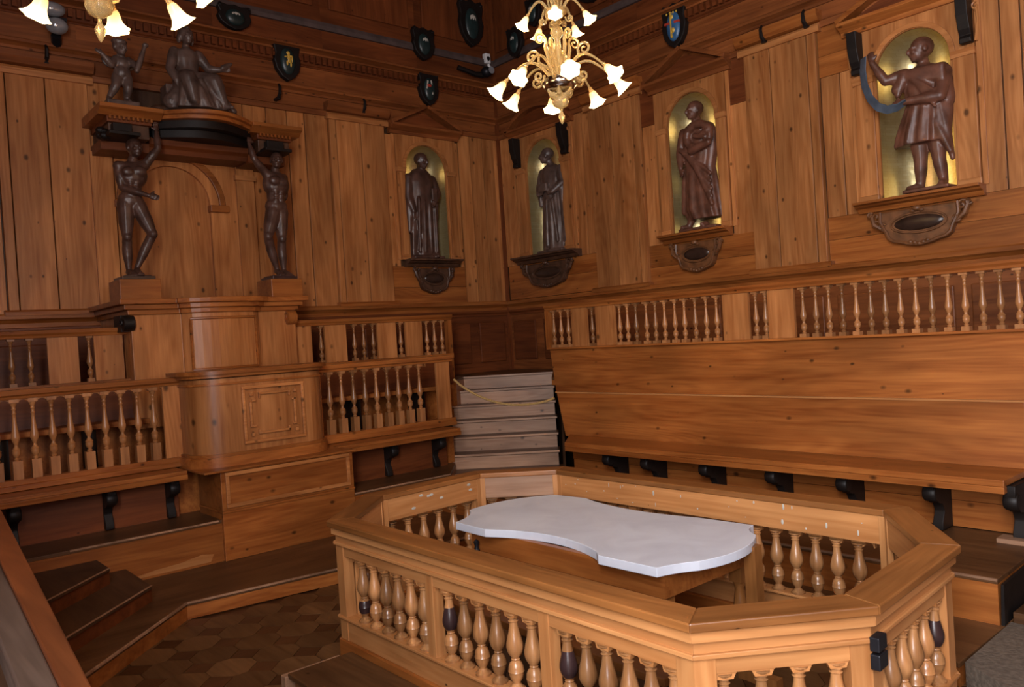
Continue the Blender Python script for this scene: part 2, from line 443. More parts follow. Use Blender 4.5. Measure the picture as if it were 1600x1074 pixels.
planks(wr, [6.81, 7.0, 7.16, 7.4, 7.7, 8.0], 3.02, 5.05, d=.004)
boards(wr, [2.52, 2.78, 3.02], 5.29, 8.0, 'org_x')
planks(wr, split(8.0, 11.5, .36), 2.5, 5.05)
boards(wr, [5.05, 5.35], .0, 11.5, 'frz_x', -.0)  # darker frieze and upper wood, its colour also standing in for dim light
for a, b in ((0, 1.45), (1.45, 2.9), (2.9, 4.35), (4.35, 5.9), (5.9, 8.0), (8.0, 11.5)):
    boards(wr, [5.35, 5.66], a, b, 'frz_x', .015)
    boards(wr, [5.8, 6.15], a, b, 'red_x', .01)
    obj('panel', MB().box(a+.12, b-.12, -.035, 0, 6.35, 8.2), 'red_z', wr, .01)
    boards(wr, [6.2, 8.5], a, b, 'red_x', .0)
# dado below (seen in the corner and through the balusters)
boards(wr, [1.45, 2.3], 0, 11.5, 'frz_x', .0)
for a, b in ((.12, .62), (.8, 1.5), (1.65, 2.6), (2.75, 3.9), (4.05, 5.2), (5.35, 6.5), (6.65, 8.0)):
    obj('panel', MB().box(a, b, -.03, 0, 1.6, 2.2), 'frz_x' if a > 2 else 'red_x', wr, .012)
# ---- left wall (local x = world y)
wl = struct('wall_left', fr=FL)
obj('backing', MB().box(-10.6, .1, .5, .56, 0, H), 'dark_z', wl)
obj('backing', MB().box(-10.6, -1.8, .03, .06, 0, H).box(-1.07, .1, .03, .06, 0, H).box(-1.8, -1.07, .03, .06, 0, 3.1).box(-1.8, -1.07, .03, .06, 4.9, H), 'dark_z', wl)
planks(wl, [-.80, -.58, -.34, -.12, -.03], 2.5, 5.05, d=.01)
planks(wl, [-2.09, -1.93], 3.05, 4.9); planks(wl, [-.87, -.81], 3.05, 4.9)
boards(wl, [2.5, 2.75, 3.05], -2.09, -.81, 'org_x')
planks(wl, [-2.95, -2.85, -2.48, -2.10], 2.5, 5.02, d=.045, th=.07)
planks(wl, [-3.52, -3.28, -2.95], 2.5, 5.05)
planks(wl, [-5.83, -5.6, -5.45], 2.5, 5.05); planks(wl, [-4.4, -4.1, -3.8, -3.52], 2.5, 5.05)
planks(wl, [-6.70, -6.6, -6.24, -5.83], 2.5, 5.05, d=.045, th=.07)
planks(wl, split(-10.4, -6.70, .3), 2.5, 5.05)
boards(wl, [5.05, 5.35], -10.4, 0, 'frz_x')  # upper wood darkened in colour here too, for dim light
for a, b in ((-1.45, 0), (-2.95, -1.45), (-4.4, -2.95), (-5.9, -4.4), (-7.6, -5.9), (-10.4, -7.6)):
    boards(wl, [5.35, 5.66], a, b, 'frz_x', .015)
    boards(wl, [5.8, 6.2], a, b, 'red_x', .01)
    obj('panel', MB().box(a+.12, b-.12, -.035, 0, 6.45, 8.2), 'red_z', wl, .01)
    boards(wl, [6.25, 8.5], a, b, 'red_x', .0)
boards(wl, [1.45, 2.3], -10.4, 0, 'red_x')
for a, b in ((-.62, -.12), (-1.5, -.8), (-2.6, -1.65), (-3.8, -2.75), (-6.9, -6.1)):
    obj('panel', MB().box(a, b, -.03, 0, 1.6, 2.2), 'red_x', wl, .012)

# ---- mouldings along both walls
tn = [0]
def trim(prof, x0, x1, fr, mat='red_x'):
    tn[0] += 1
    return ssolo('trim_%d' % tn[0], MB().mould(prof, x0, x1), mat, fr)
for fr, x0, x1 in ((FR, 0, 11.5), (FL, -10.4, 0)):
    trim(hmould(2.30, 2.38, .02, .05, 0, 0), x0, x1, fr)
    trim(hmould(2.38, 2.52, .03, .085, 0, 0), x0, x1, fr, 'org_x')
    trim(hmould(5.26, 5.36, .02, .075, 0, 0), x0, x1, fr, 'frz_x')
    trim(hmould(5.78, 5.86, .06, .15, 0, 0), x0, x1, fr, 'frz_x')
    trim(hmould(5.62, 5.66, .03, .05, 0, 0), x0, x1, fr)
    tn[0] += 1
    t = struct('trim_%d' % tn[0], fr=fr)
    obj('dentil_strip', MB().box(x0, x1, -.035, .02, 5.66, 5.78), 'red_x', t)
    m = MB(); k = x0
    while k < x1-.05:
        m.box(k, k+.045, -.085, -.03, 5.675, 5.765); k += .085
    obj('dentils', m, 'red_x', t, kind='stuff')
    trim([(.02, 6.15), (-.05, 6.15), (-.06, 6.2), (-.05, 6.25), (.02, 6.25)], x0, x1, fr, 'grey_band')
# pilaster caps
for fr, a, b in ((FR, 1.9, 2.9), (FR, 4.36, 5.34), (FL, -2.98, -2.05), (FL, -6.74, -5.78)):
    trim([(.02, 4.98), (-.075, 4.98), (-.08, 5.04), (-.055, 5.07), (.02, 5.07)], a, b, fr, 'mid_x')
    trim([(.02, 5.07), (-.09, 5.09), (-.13, 5.15), (-.13, 5.2), (.02, 5.2)], a-.01, b+.01, fr, 'frz_x' if fr is FL else 'org_x')
    trim([(.02, 2.5), (-.10, 2.5), (-.10, 2.54), (-.08, 2.56), (.02, 2.56)], a, b, fr, 'org_x')
for fr, a, b in ((FR, .05, 1.9), (FR, 2.9, 4.36), (FR, 5.34, 11.4), (FL, -2.05, -.05), (FL, -5.78, -2.98), (FL, -10.3, -6.74)):
    trim([(.02, 5.02), (-.04, 5.02), (-.05, 5.08), (-.02, 5.1), (.02, 5.1)], a, b, fr, 'frz_x')
# corner bead
tn[0] += 1
ssolo('trim_%d' % tn[0], MB().box(0, .05, -.05, 0, 1.45, 8.5), 'red_z')
# ceiling with beams
ce = struct('ceiling')
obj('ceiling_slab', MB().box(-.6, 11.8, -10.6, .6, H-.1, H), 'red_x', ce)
for i in range(6):
    obj('beam', MB().box(-.02+i*2.2, .16+i*2.2, -10.4, 0, H-.25, H-.1), 'red_y', ce)
    obj('beam', MB().box(0, 11.5, -.2-i*2.0, -.02-i*2.0, H-.28, H-.1), 'red_x', ce)
# the two walls behind the photographer, with windows
def wall_with_window(name, wname, fr, x0, x1, y, wa, wb, z0, z1, mat):
    w = struct(name, fr=fr)
    for k, (a, b, c, d) in enumerate(((x0, wa, 0, H), (wb, x1, 0, H), (wa, wb, 0, z0), (wa, wb, z1, H))):
        obj('panelling', MB().box(a, b, y, y+.1*(1 if y > 0 else -1), c, d), mat, w)
    g = struct(wname, fr=fr); yi = y-.04*(1 if y > 0 else -1); yo = y+.03*(1 if y > 0 else -1)
    for a, b, c, d in ((wa-.05, wa+.03, z0-.05, z1+.05), (wb-.03, wb+.05, z0-.05, z1+.05), ((wa+wb)/2-.03, (wa+wb)/2+.03, z0, z1), (wa, wb, z0-.05, z0+.03), (wa, wb, z1-.03, z1+.05), (wa, wb, (z0+z1)/2-.025, (z0+z1)/2+.025)):
        obj('window_bar', MB().box(a, b, yi, yo, c, d), mat, g)
    obj('pane', MB().box(wa, wb, yo, yo+.01*(1 if y > 0 else -1), z0, z1), 'pane', g)
wall_with_window('wall_front', 'window_1', FR, -.5, 11.6, -9.45, 9.1, 10.7, 1.15, 5.95, 'org_z')
wall_with_window('wall_back', 'window_2', FL, -10.5, .5, -11.5, -7.45, -5.75, 2.3, 4.5, 'org_z')

# ---- stepped floor levels
def platform(label, pts, z, th, mat, name='platform', zb=0, board=None, fr=FR, edges=()):
    base = (sum(p[0] for p in pts)/len(pts), sum(p[1] for p in pts)/len(pts), zb)
    t = thing(name, label, 'platform', base, fr)
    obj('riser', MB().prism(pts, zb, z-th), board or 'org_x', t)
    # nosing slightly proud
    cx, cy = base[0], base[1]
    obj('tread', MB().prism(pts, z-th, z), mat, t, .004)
    for (a, b) in edges:
        A = Vector(a); B = Vector(b); e = (B-A).normalized(); n_ = Vector((-e.y, e.x))*.008
        q = [A-n_, B-n_, B+n_, A+n_]
        obj('worn_edge', MB().prism([(k.x, k.y) for k in q], z-.012, z+.002), 'stair_x', t)
    return t
# left side: step, bench platform, middle tier, top gallery floor
platform('low brown wooden step along the foot of the lectern and left bench platform', [(2.3, -2.9), (2.3, -9.0), (6.06, -9.0), (3.24, -6.18), (3.38, -5.0), (3.5, -3.3), (2.9, -2.7)], .13, .03, 'plat_y', 'floor_step', board='org_y', edges=(((3.24, -6.18), (3.38, -5.0)), ((3.38, -5.0), (3.5, -3.3)), ((6.06, -9.0), (3.24, -6.18))))
platform('dark bench platform below the left hand wall seats', [(0, -2.2), (0, -9.0), (2.3, -9.0), (2.3, -2.98), (1.75, -2.5)], .5, .03, 'plat_y', board='org_y', edges=(((2.3, -6.75), (2.3, -5.56)), ((2.3, -4.18), (2.3, -2.98))))
platform('middle tier floor behind the lower left balustrade', [(0, -1.2), (0, -9.0), (1.66, -9.0), (1.66, -2.44)], .95, .03, 'plat_y', zb=.5)
platform('top gallery floor below the left wall panelling', [(0, -.7), (0, -9.0), (.98, -9.0), (.98, -1.84)], 1.45, .03, 'plat_y', zb=.95)
# right side
platform('low wooden step along the right hand bench platform', [(3.0, -3.2), (4.3, -3.55), (7.5, -3.55), (7.78, -3.75), (7.79, -1.7), (3.0, -1.7)], .13, .03, 'plat_x', 'floor_step')
platform('brown bench platform below the long right hand bench', [(2.75, -1.66), (7.72, -1.66), (7.76, -3.08), (2.2, -3.17), (1.9, -2.66)], .4, .03, 'plat_x', zb=.13, edges=(((2.2, -3.17), (7.76, -3.08)),))
platform('top gallery floor behind the right hand parapet', [(0, 0), (11.5, 0), (11.5, -1.56), (2.52, -1.56), (1.5, -.56), (.57, -1.5), (0, -.7)], 1.45, .03, 'plat_x', zb=1.36)
wp = obj('worn_patch', MB().prism([(-6.55, .15), (-5.65, .15), (-5.62, .21), (-5.72, .23), (-5.9, .20), (-6.1, .19), (-6.3, .165)], -2.303, -2.299, 'y'), 'pine_x', None, fr=FL)
wp.parent = bpy.data.objects['platform']; wp.location = Vector((0, 0, 0))-Vector(OFF['platform'])
# winding steps in the left corner, parallel nosings at 45 degrees to the walls
lc = thing('corner_steps', 'wooden steps turning up the left foreground corner, darkened in colour for shade', 'steps', (2.6, -7.0, 0))
for z, a, b in ((.255, (2.98, -6.35), (4.9, -8.27)), (.38, (2.66, -6.56), (4.4, -8.3))):
    pts = [a, b, (b[0], -9.0), (2.3, -9.0), (2.3, a[1]-.0)]
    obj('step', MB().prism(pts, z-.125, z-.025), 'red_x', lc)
    obj('tread', MB().prism([(a[0]+.02, a[1]), (b[0]+.02, b[1])]+pts[2:], z-.025, z), 'dark_x', lc, .004)  # step and tread colours darkened to stand in for shade in this corner
    obj('worn_edge', MB().hexa([(a[0]+.005, a[1]-.005, z-.002), (b[0]+.005, b[1]-.005, z-.002), (b[0]+.021, b[1]+.004, z-.002), (a[0]+.021, a[1]+.004, z-.002)], [(a[0]+.005, a[1]-.005, z+.002), (b[0]+.005, b[1]-.005, z+.002), (b[0]+.021, b[1]+.004, z+.002), (a[0]+.021, a[1]+.004, z+.002)]), 'stair_x', lc)

# ---- diagonal corner staircase (local frame rotated 45 deg, v towards the corner)
st = thing('staircase', 'steep worn wooden stairs climbing into the far corner', 'stairs', (0, -3.14, .4), FS)
n = 6; rise = .175; run = .275; v0 = -3.14
for i in range(n+1):
    z = .4+rise*i; v = v0+run*i; vb = v+run+.01 if i < n else v+.5
    ul, ur = -.64-.01*i, .72-.01*i
    if i == 0: ul, ur = -.70, .78; v -= .05
    obj('tread', MB().box(ul-.012, ur+.012, v-.022, vb, z-.028, z), 'plat_x', st, .004)
    obj('worn_edge', MB().box(ul-.012, ur+.012, v-.024, v-.006, z-.022, z+.0015), 'stair_x', st)
    zb = .27 if i == 0 else z-rise
    obj('riser', MB().box(ul+.01, ur-.005, v, v+.025, zb, z-.028), 'stair_x', st)
# dark stringers either side
obj('stringer', MB().prism([(v0, .2), (v0, .42), (v0+run*n, 1.47), (v0+run*n+.3, 1.47), (v0+run*n+.3, .2)], -.76, -.72, 'x'), 'dark_y', st)
obj('stringer', MB().prism([(v0, .2), (v0, .42), (v0+run*n, 1.47), (v0+run*n+.3, 1.47), (v0+run*n+.3, .2)], .76, .79, 'x'), 'dark_y', st)

solo('shade_end_board', MB().hexa([(7.765, -3.07, .13), (7.785, -3.07, .13), (7.735, -1.7, .13), (7.715, -1.7, .13)], [(7.775, -3.07, .372), (7.79, -3.07, .372), (7.74, -1.7, .372), (7.72, -1.7, .372)]), 'black',
     'right end face of the bench platform, its shade painted black', 'board', (7.75, -2.4, .13))  # shaded end of the platform, the shade put in as black colour
solo('side_step', MB().box(7.80, 8.9, -2.98, -1.7, .0, .19), 'plat_x', 'low dark step at the right edge beyond the bench platform', 'step', (8.3, -2.3, 0), bevel=.004)
# carpet strip on the visitor's route, right foreground
solo('carpet', MB().prism([(7.79, -2.99), (7.80, -3.72), (8.35, -4.1), (8.35, -8.6), (11.4, -8.6), (11.4, -2.99)], 0.0, .132), 'carpet',
     'grey-brown carpeted floor beside the right end of the railing', 'carpet', (9.5, -5, 0))

# ================================================================ TURNED BALUSTERS
def bal_profile(h, kind):
    if kind == 'gallery':   # square foot, small urn, slender vase tapering to a ring and square cap
        return [(.016, .00), (.020, .03), (.013, .05), (.026, .10), (.029, .14), (.027, .17), (.030, .185), (.022, .21), (.012, .25),
                (.013, .28), (.021, .32), (.029, .37), (.030, .41), (.024, .49), (.017, .60), (.013, .72), (.012, .79), (.017, .805), (.012, .82), (.012, .87), (.017, .885), (.013, .90), (.014, .93), (.022, .96), (.026, 1.0)]
    return [(.040, .0), (.042, .03), (.030, .05), (.018, .09), (.019, .11), (.030, .15), (.036, .20), (.038, .235), (.040, .245), (.038, .255),
            (.037, .30), (.030, .35), (.018, .385), (.022, .40), (.018, .415), (.028, .45), (.038, .50), (.042, .55), (.041, .60), (.034, .68), (.026, .76), (.021, .84), (.020, .88),
            (.026, .89), (.021, .90), (.021, .925), (.028, .935), (.022, .95), (.030, .97), (.038, .985), (.038, 1.0)]
def make_bal(name, h, kind, foot=.0, cap=.0, w=.038, mat='bal', dark=None, s=1.0):
    m = MB(); z0 = foot; hh = h-foot-cap
    prof = [(r*s, z0+t*hh) for r, t in bal_profile(h, kind)]
    if dark:
        a, b = dark
        i0 = [i for i, (r, t) in enumerate(bal_profile(h, kind)) if t >= a][0]; i1 = [i for i, (r, t) in enumerate(bal_profile(h, kind)) if t <= b][-1]
        m.lathe(prof[:i0+1], n=12); m.lathe(prof[i0:i1+1], n=12, mi=1); m.lathe(prof[i1:], n=12)
    else: m.lathe(prof, n=12)
    if foot: m.box(-w, w, -w, w, 0, foot)
    if cap: m.box(-w, w, -w, w, h-cap, h)
    return build_mesh(name, m, [mat, 'bal_dark'], (0,0,0))

def valance(x0, x1, z, h, y0, y1, us, half=.03):
    """strip with small arches cut between the balusters at us"""
    pts = [(x0, z+h)]; bot = []
    edges = [x0]+[u for u in us]+[x1]
    bot.append((x0, z))
    for i in range(len(edges)-1):
        a = edges[i]+(half if i else 0.005); b = edges[i+1]-(half if i < len(edges)-2 else 0.005)
        if b-a < .02: continue
        bot.append((a, z))
        for k in range(1, 8):
            t = k/8; bot.append((a+(b-a)*t, z+h*.8*math.sin(PI*t)**.55))
        bot.append((b, z))
    bot.append((x1, z)); bot.append((x1, z+h)); bot.append((x0, z+h))
    m = MB(); m.prism(bot, y0, y1, 'y'); return m

# ================================================================ RIGHT HAND BENCH AND PARAPET
def scroll_bracket(parent, u, v_front, v_back, ztop, zbot, fr, name='bracket'):
    m = MB(); d = v_back-v_front
    pts = [(v_back, ztop), (v_front+.03, ztop), (v_front+.02, ztop-.06), (v_front+.05, ztop-.14), (v_front+.12, ztop-.19), (v_front+.17, ztop-.2),
           (v_front+.2, ztop-.25), (v_front+.2, zbot+.12), (v_front+.16, zbot+.05), (v_front+.16, zbot), (v_back, zbot)]
    m.prism(pts, u-.035, u+.035, 'x')
    m.lathe([(.05, -.045), (.06, -.03), (.06, .03), (.05, .045)], (u, v_front+.075, ztop-.11), n=14, M=Matrix.Rotation(PI/2, 3, 'Y'))
    return obj(name, m, 'black', parent, .004)
rb = thing('long_bench', 'long orange pine bench with high sloping back on the right side', 'bench', (5.5, -2.0, .4), FR)
SH = 3.44
seat = MB().prism([(3.56, -2.42), (7.61, -2.42), (7.61, -1.9), (3.12, -1.9)], .805, .85)
obj('seat', seat, 'org_x', rb, .006)
obj('seat_edge', MB().box(3.56, 7.61, -2.425, -2.37, .76, .805), 'org_x', rb, .004)
# sloping back: two wide boards, ends cut along the stairs
def slab(a, b, c, d, th=.03):   # front quad a,b (bottom l,r) c,d (top r,l)
    m = MB(); n = Vector((0, th, 0))
    q = [Vector(p) for p in (a, b, c, d)]
    m.hexa([q[0], q[1], q[1]+n, q[0]+n], [q[3], q[2], q[2]+n, q[3]+n]); return m
obj('backrest_board', slab((3.10, -1.95, .83), (7.64, -1.95, .83), (7.56, -1.79, 1.30), (2.83, -1.79, 1.30)), 'org_x', rb, .004)
obj('ledge', MB().box(2.82, 7.57, -1.80, -1.73, 1.292, 1.306), 'pine_x', rb)
obj('backrest_board', slab((2.80, -1.765, 1.30), (8.6, -1.765, 1.30), (8.6, -1.60, 1.805), (2.56, -1.60, 1.805)), 'org_x', rb, .004)
obj('end_post', slab((7.66, -2.0, .3), (7.78, -2.0, .3), (7.70, -1.76, 1.29), (7.60, -1.76, 1.29), .06), 'red_z', rb)
for a, b in ((.405, .60), (.60, .80)):
    obj('under_board', MB().box(3.27, 7.62, -2.02+(.01 if a < .5 else 0), -1.98, a+.002, b-.004), 'org_x', rb)
for u in (4.03, 4.52, 5.19, 5.85, 6.46, 7.10, 7.61):
    scroll_bracket(rb, u, -2.36, -2.02, .80, .41, FR)
obj('foot_block', MB().box(7.50, 7.68, -2.28, -2.15, .4, .43), 'stair_x', rb)

g_mesh = make_bal('gallery_baluster', .44, 'gallery', .032, .018, .03, 'bal_wall', s=.95)
def gallery(t, fr, items, v, zs, zr, zt, u0, u1, end=None):
    obj('hand_rail', MB().mould([(v+.05, zr), (v-.045, zr), (v-.05, zr+.02), (v-.065, zr+.04), (v-.07, zt), (v+.07, zt), (v+.06, zr+.03)], u0, u1), 'org_x', t, .003)
    h = zr-zs
    us = []
    for it in items:
        if it[0] == 'b': us.append(it[1])
    for it in items:
        if it[0] == 'b': inst('baluster', g_mesh, t, (it[1], v, zs))
        else: obj('board', MB().box(it[1], it[2], v-.03, v+.0, zs+.002, zr), 'mid_z', t)
    segs = []
    cur = []
    for it in items:
        if it[0] == 'b': cur.append(it[1])
        else:
            if cur: segs.append((cur, it[1]))
            cur = []
    if cur: segs.append((cur, u1))
    return us
rp = thing('gallery_parapet', 'long parapet of small turned balusters above the right hand bench', 'balustrade', (5.5, -1.6, 1.8), FR, 'gallery parapets')
items = [('b', 2.66), ('b', 2.78), ('b', 2.90), ('p', 2.98, 3.22), ('b', 3.28), ('p', 3.36, 3.64), ]
def px2x(px, y):   # helper kept in world terms: measured baluster stations on the plane y
    return px
st_x = [3.69, 3.80, 3.92, 4.06, 4.18, 4.30, 4.43, 4.55, 4.68, 4.81, 4.93]
items += [('b', u) for u in st_x]+[('p', 5.02, 5.30), ('b', 5.36), ('b', 5.46), ('p', 5.50, 5.76)]
st_x = [5.83, 5.95, 6.07, 6.19, 6.31, 6.43, 6.55, 6.67, 6.79, 6.91, 7.03, 7.15, 7.27, 7.39, 7.51, 7.63, 7.75, 7.87, 7.99, 8.11]
items += [('b', u) for u in st_x]
gallery(rp, FR, items, -1.6, 1.81, 2.25, 2.31, 2.56, 8.4)
obj('sill', MB().box(2.56, 8.4, -1.65, -1.55, 1.79, 1.81), 'org_x', rp)
obj('end_post', MB().box(2.55, 2.60, -1.64, -1.56, 1.8, 2.25), 'org_z', rp)

# ================================================================ LEFT SIDE TIERS (local u = world y, v = -distance from wall)
def lower_balustrade(label, u0, u1, us, panels, blabel_u):
    t = thing('tier_balustrade', label, 'balustrade', ((u0+u1)/2, -1.7, 1.0), FL, 'lower balustrades beside the lectern')
    v = -1.7
    obj('hand_rail', MB().mould([(v+.05, 1.72), (v-.045, 1.72), (v-.05, 1.74), (v-.07, 1.755), (v-.075, 1.795), (v+.07, 1.795), (v+.06, 1.75)], u0, u1), 'org_x', t, .003)
    obj('base_rail', MB().mould([(v+.06, .96), (v-.07, .96), (v-.07, 1.0), (v-.055, 1.01), (v-.055, 1.05), (v+.06, 1.05)], u0, u1), 'org_x', t, .003)
    for u in us: inst('baluster', l_mesh, t, (u, v, 1.05))
    for a, b in panels: obj('board', MB().box(a, b, v-.03, v, 1.05, 1.72), 'mid_z', t)
    obj('valance', valance(us[0]-.09, us[-1]+.09, 1.685, .035, v-.02, v+.02, us), 'mid_x', t)
    return t
l_mesh = make_bal('tier_baluster', .67, 'gallery', .155, .03, .036, 'bal_wall', s=1.12)
us = [-5.87-.138*i for i in range(16)]
lower_balustrade('lower balustrade of turned balusters left of the lectern desk', -8.8, -5.50, us[::-1], [(-5.79, -5.56)], 0)
us = [-4.07+.145*i for i in range(9)]
tb = lower_balustrade('short lower balustrade between the lectern desk and the corner stairs', -4.32, -2.45, us, [(-2.68, -2.49), (-4.30, -4.18)], 0)
def low_bench(label, u0, u1, ub):
    t = thing('wall_bench', label, 'bench', ((u0+u1)/2, -2.0, .5), FL, 'benches along the left wall')
    obj('seat', MB().mould([(-1.68, .92), (-2.06, .92), (-2.06, .955), (-1.68, .955)], u0, u1), 'org_x', t, .005)
    obj('seat_edge', MB().mould([(-1.98, .875), (-2.065, .875), (-2.07, .92), (-1.98, .92)], u0, u1), 'org_x', t, .004)
    obj('back_board', MB().box(u0, u1, -1.76, -1.72, .5, .92), 'red_x', t)
    for u in ub: scroll_bracket(t, u, -1.98, -1.76, .90, .51, FL)
low_bench('plain bench along the left wall, left of the lectern', -8.8, -5.72, (-7.05, -6.33, -5.80))
low_bench('short bench between the lectern and the corner stairs', -4.2, -2.62, (-3.45, -2.80))
# middle bench, seen between the lower balusters
t = thing('middle_bench', 'brown bench seen behind the lower left balusters', 'bench', (-7, -1.2, .95), FL, 'middle tier benches')
obj('seat', MB().mould([(-.98, 1.36), (-1.34, 1.36), (-1.34, 1.41), (-.98, 1.41)], -8.8, -5.8), 'org_x', t, .005)
obj('back_board', MB().mould([(-.95, 1.41), (-1.03, 1.41), (-.99, 1.74), (-.95, 1.74)], -8.8, -5.8), 'red_x', t)
for u in (-7.0, -6.3): obj('leg', MB().box(u-.03, u+.03, -1.3, -1.0, .95, 1.36), 'black', t)
t = thing('middle_bench', 'brown bench seen behind the balusters beside the corner stairs', 'bench', (-3.2, -1.2, .95), FL, 'middle tier benches')
obj('seat', MB().mould([(-.98, 1.36), (-1.34, 1.36), (-1.34, 1.41), (-.98, 1.41)], -4.1, -2.15), 'org_x', t, .005)
obj('back_board', MB().mould([(-.95, 1.41), (-1.03, 1.41), (-.99, 1.74), (-.95, 1.74)], -4.1, -1.9), 'red_x', t)
for u in (-3.5, -2.6): obj('leg', MB().box(u-.03, u+.03, -1.3, -1.0, .95, 1.36), 'black', t)
# upper parapets
t = thing('gallery_parapet', 'upper left parapet with wide boards, beside the lectern', 'balustrade', (-7, -.95, 1.76), FL, 'gallery parapets')
gallery(t, FL, [('b', u) for u in (-7.9, -7.75, -7.6, -7.45, -7.30, -7.15, -7.0)]+[('b', -6.85), ('b', -6.70), ('p', -6.56, -6.30), ('b', -6.20), ('p', -6.16, -5.90)],
        -.95, 1.80, 2.24, 2.31, -8.8, -5.80)
obj('sill', MB().box(-8.8, -5.8, -1.0, -.9, 1.74, 1.80), 'org_x', t)
t = thing('gallery_parapet', 'upper parapet with boards between the lectern and the corner stairs', 'balustrade', (-3, -.95, 1.76), FL, 'gallery parapets')
gallery(t, FL, [('p', -4.1, -3.87), ('b', -3.74), ('p', -3.70, -3.42), ('b', -3.30), ('b', -3.17), ('b', -3.04), ('p', -2.99, -2.72), ('b', -2.64), ('p', -2.58, -2.33), ('b', -2.24), ('b', -2.12), ('b', -2.0)],
        -.95, 1.80, 2.24, 2.31, -4.15, -1.86)
obj('sill', MB().box(-4.15, -1.86, -1.0, -.9, 1.74, 1.80), 'org_x', t)
obj('end_post', MB().box(-1.92, -1.86, -.99, -.91, 1.45, 2.24), 'org_z', t)

# rope across the corner stairs
pts = []
a = Vector((1.73, -2.43, 1.50)); b = Vector((2.86, -1.86, 1.24))
for i in range(17):
    t_ = i/16; p = a.lerp(b, t_); p.z -= .20*math.sin(PI*t_)**.8*(1-.2*t_); pts.append(p)
solo('barrier_rope', MB().tube(pts, .014, 8), 'rope', 'yellow rope hanging across the corner stairs', 'rope', tuple(a))

# ================================================================ LECTERN (cathedra)
def rounded_desk(t, name, u0, u1, vf, vb, r, z0, z1, mat, ov=0.0, bulge=0):
    """plan: flat front at v=vf between rounded corners of radius r"""
    pts = [(u0-ov, vb)]
    for k in range(9):
        a = PI-(PI/2)*k/8; pts.append((u0+r+(r+ov)*math.cos(a), vf+r-(r+ov)*math.sin(a)))
    for k in range(9):
        a = PI/2-(PI/2)*k/8; pts.append((u1-r+(r+ov)*math.cos(a), vf+r-(r+ov)*math.sin(a)))
    pts.append((u1+ov, vb)); m = MB(); m.prism(pts, z0, z1, 'z', 0, True)
    return obj(name, m, mat, t)
# front desk (lower)
fd = thing('lecture_desk', 'pale rounded front desk of the lectern with a cross-cornered panel', 'desk', (-4.95, -1.9, .95), FL)
rounded_desk(fd, 'desk_body', -5.64, -4.30, -2.16, -1.66, .28, 1.07, 1.76, 'mid_z')
rounded_desk(fd, 'plinth_moulding', -5.64, -4.30, -2.16, -1.66, .28, .95, 1.04, 'org_x', .04)
rounded_desk(fd, 'plinth_bead', -5.64, -4.30, -2.16, -1.66, .28, 1.04, 1.07, 'org_x', .02)
rounded_desk(fd, 'neck_bead', -5.64, -4.30, -2.16, -1.66, .28, 1.70, 1.72, 'org_x', .014)
rounded_desk(fd, 'cornice', -5.64, -4.30, -2.16, -1.60, .28, 1.77, 1.80, 'org_x', .035)
rounded_desk(fd, 'cornice_top', -5.64, -4.30, -2.16, -1.60, .28, 1.80, 1.835, 'org_x', .07)
def frame_rect(m, x0, x1, z0, z1, w, y0, y1):
    m.box(x0, x1, y0, y1, z0, z0+w).box(x0, x1, y0, y1, z1-w, z1).box(x0, x0+w, y0, y1, z0+w, z1-w).box(x1-w, x1, y0, y1, z0+w, z1-w)
m = MB(); frame_rect(m, -5.22, -4.60, 1.13, 1.67, .028, -2.19, -2.16)
pf = obj('panel_frame', m, 'mid_x', fd, .004)
m = MB(); x0, x1, z0, z1 = -5.13, -4.69, 1.21, 1.59; k = .07; w = .022; y = (-2.185, -2.16)
for a, b in (((x0+k, z1-.01), (x1-k, z1-.01)), ((x0+k, z0), (x1-k, z0)), ((x0, z0+k), (x0, z1-k)), ((x1, z0+k), (x1, z1-k))):
    m.bar(a, b, w, y)
for cx, cz, sx, sz in ((x0, z0, 1, 1), (x1, z0, -1, 1), (x0, z1, 1, -1), (x1, z1, -1, -1)):
    m.bar((cx, cz+sz*k), (cx+sx*k*.55, cz+sz*k), w*.8, y); m.bar((cx+sx*k, cz), (cx+sx*k, cz+sz*k*.6), w*.8, y)
    m.box(cx-.016, cx+.016, y[0], y[1], cz-.016, cz+.016)
obj('cross_panel', m, 'mid_x', pf, .003)
# base chest
bc = thing('panelled_chest', 'large panelled base chest under the front desk of the lectern', 'chest', (-4.87, -2.2, .13), FL)
obj('lower_body', MB().box(-5.53, -4.20, -2.34, -1.76, .13, .56), 'org_x', bc, .005)
obj('mid_moulding', MB().box(-5.535, -4.195, -2.35, -1.76, .555, .575), 'org_x', bc, .004)
obj('upper_body', MB().box(-5.53, -4.20, -2.34, -1.76, .575, .93), 'org_x', bc, .005)
m = MB(); frame_rect(m, -5.49, -4.24, .60, .92, .035, -2.355, -2.335); obj('panel_frame', m, 'mid_x', bc, .005)
obj('top_board', MB().box(-5.68, -4.17, -2.37, -1.70, .93, .95), 'org_x', bc, .004)
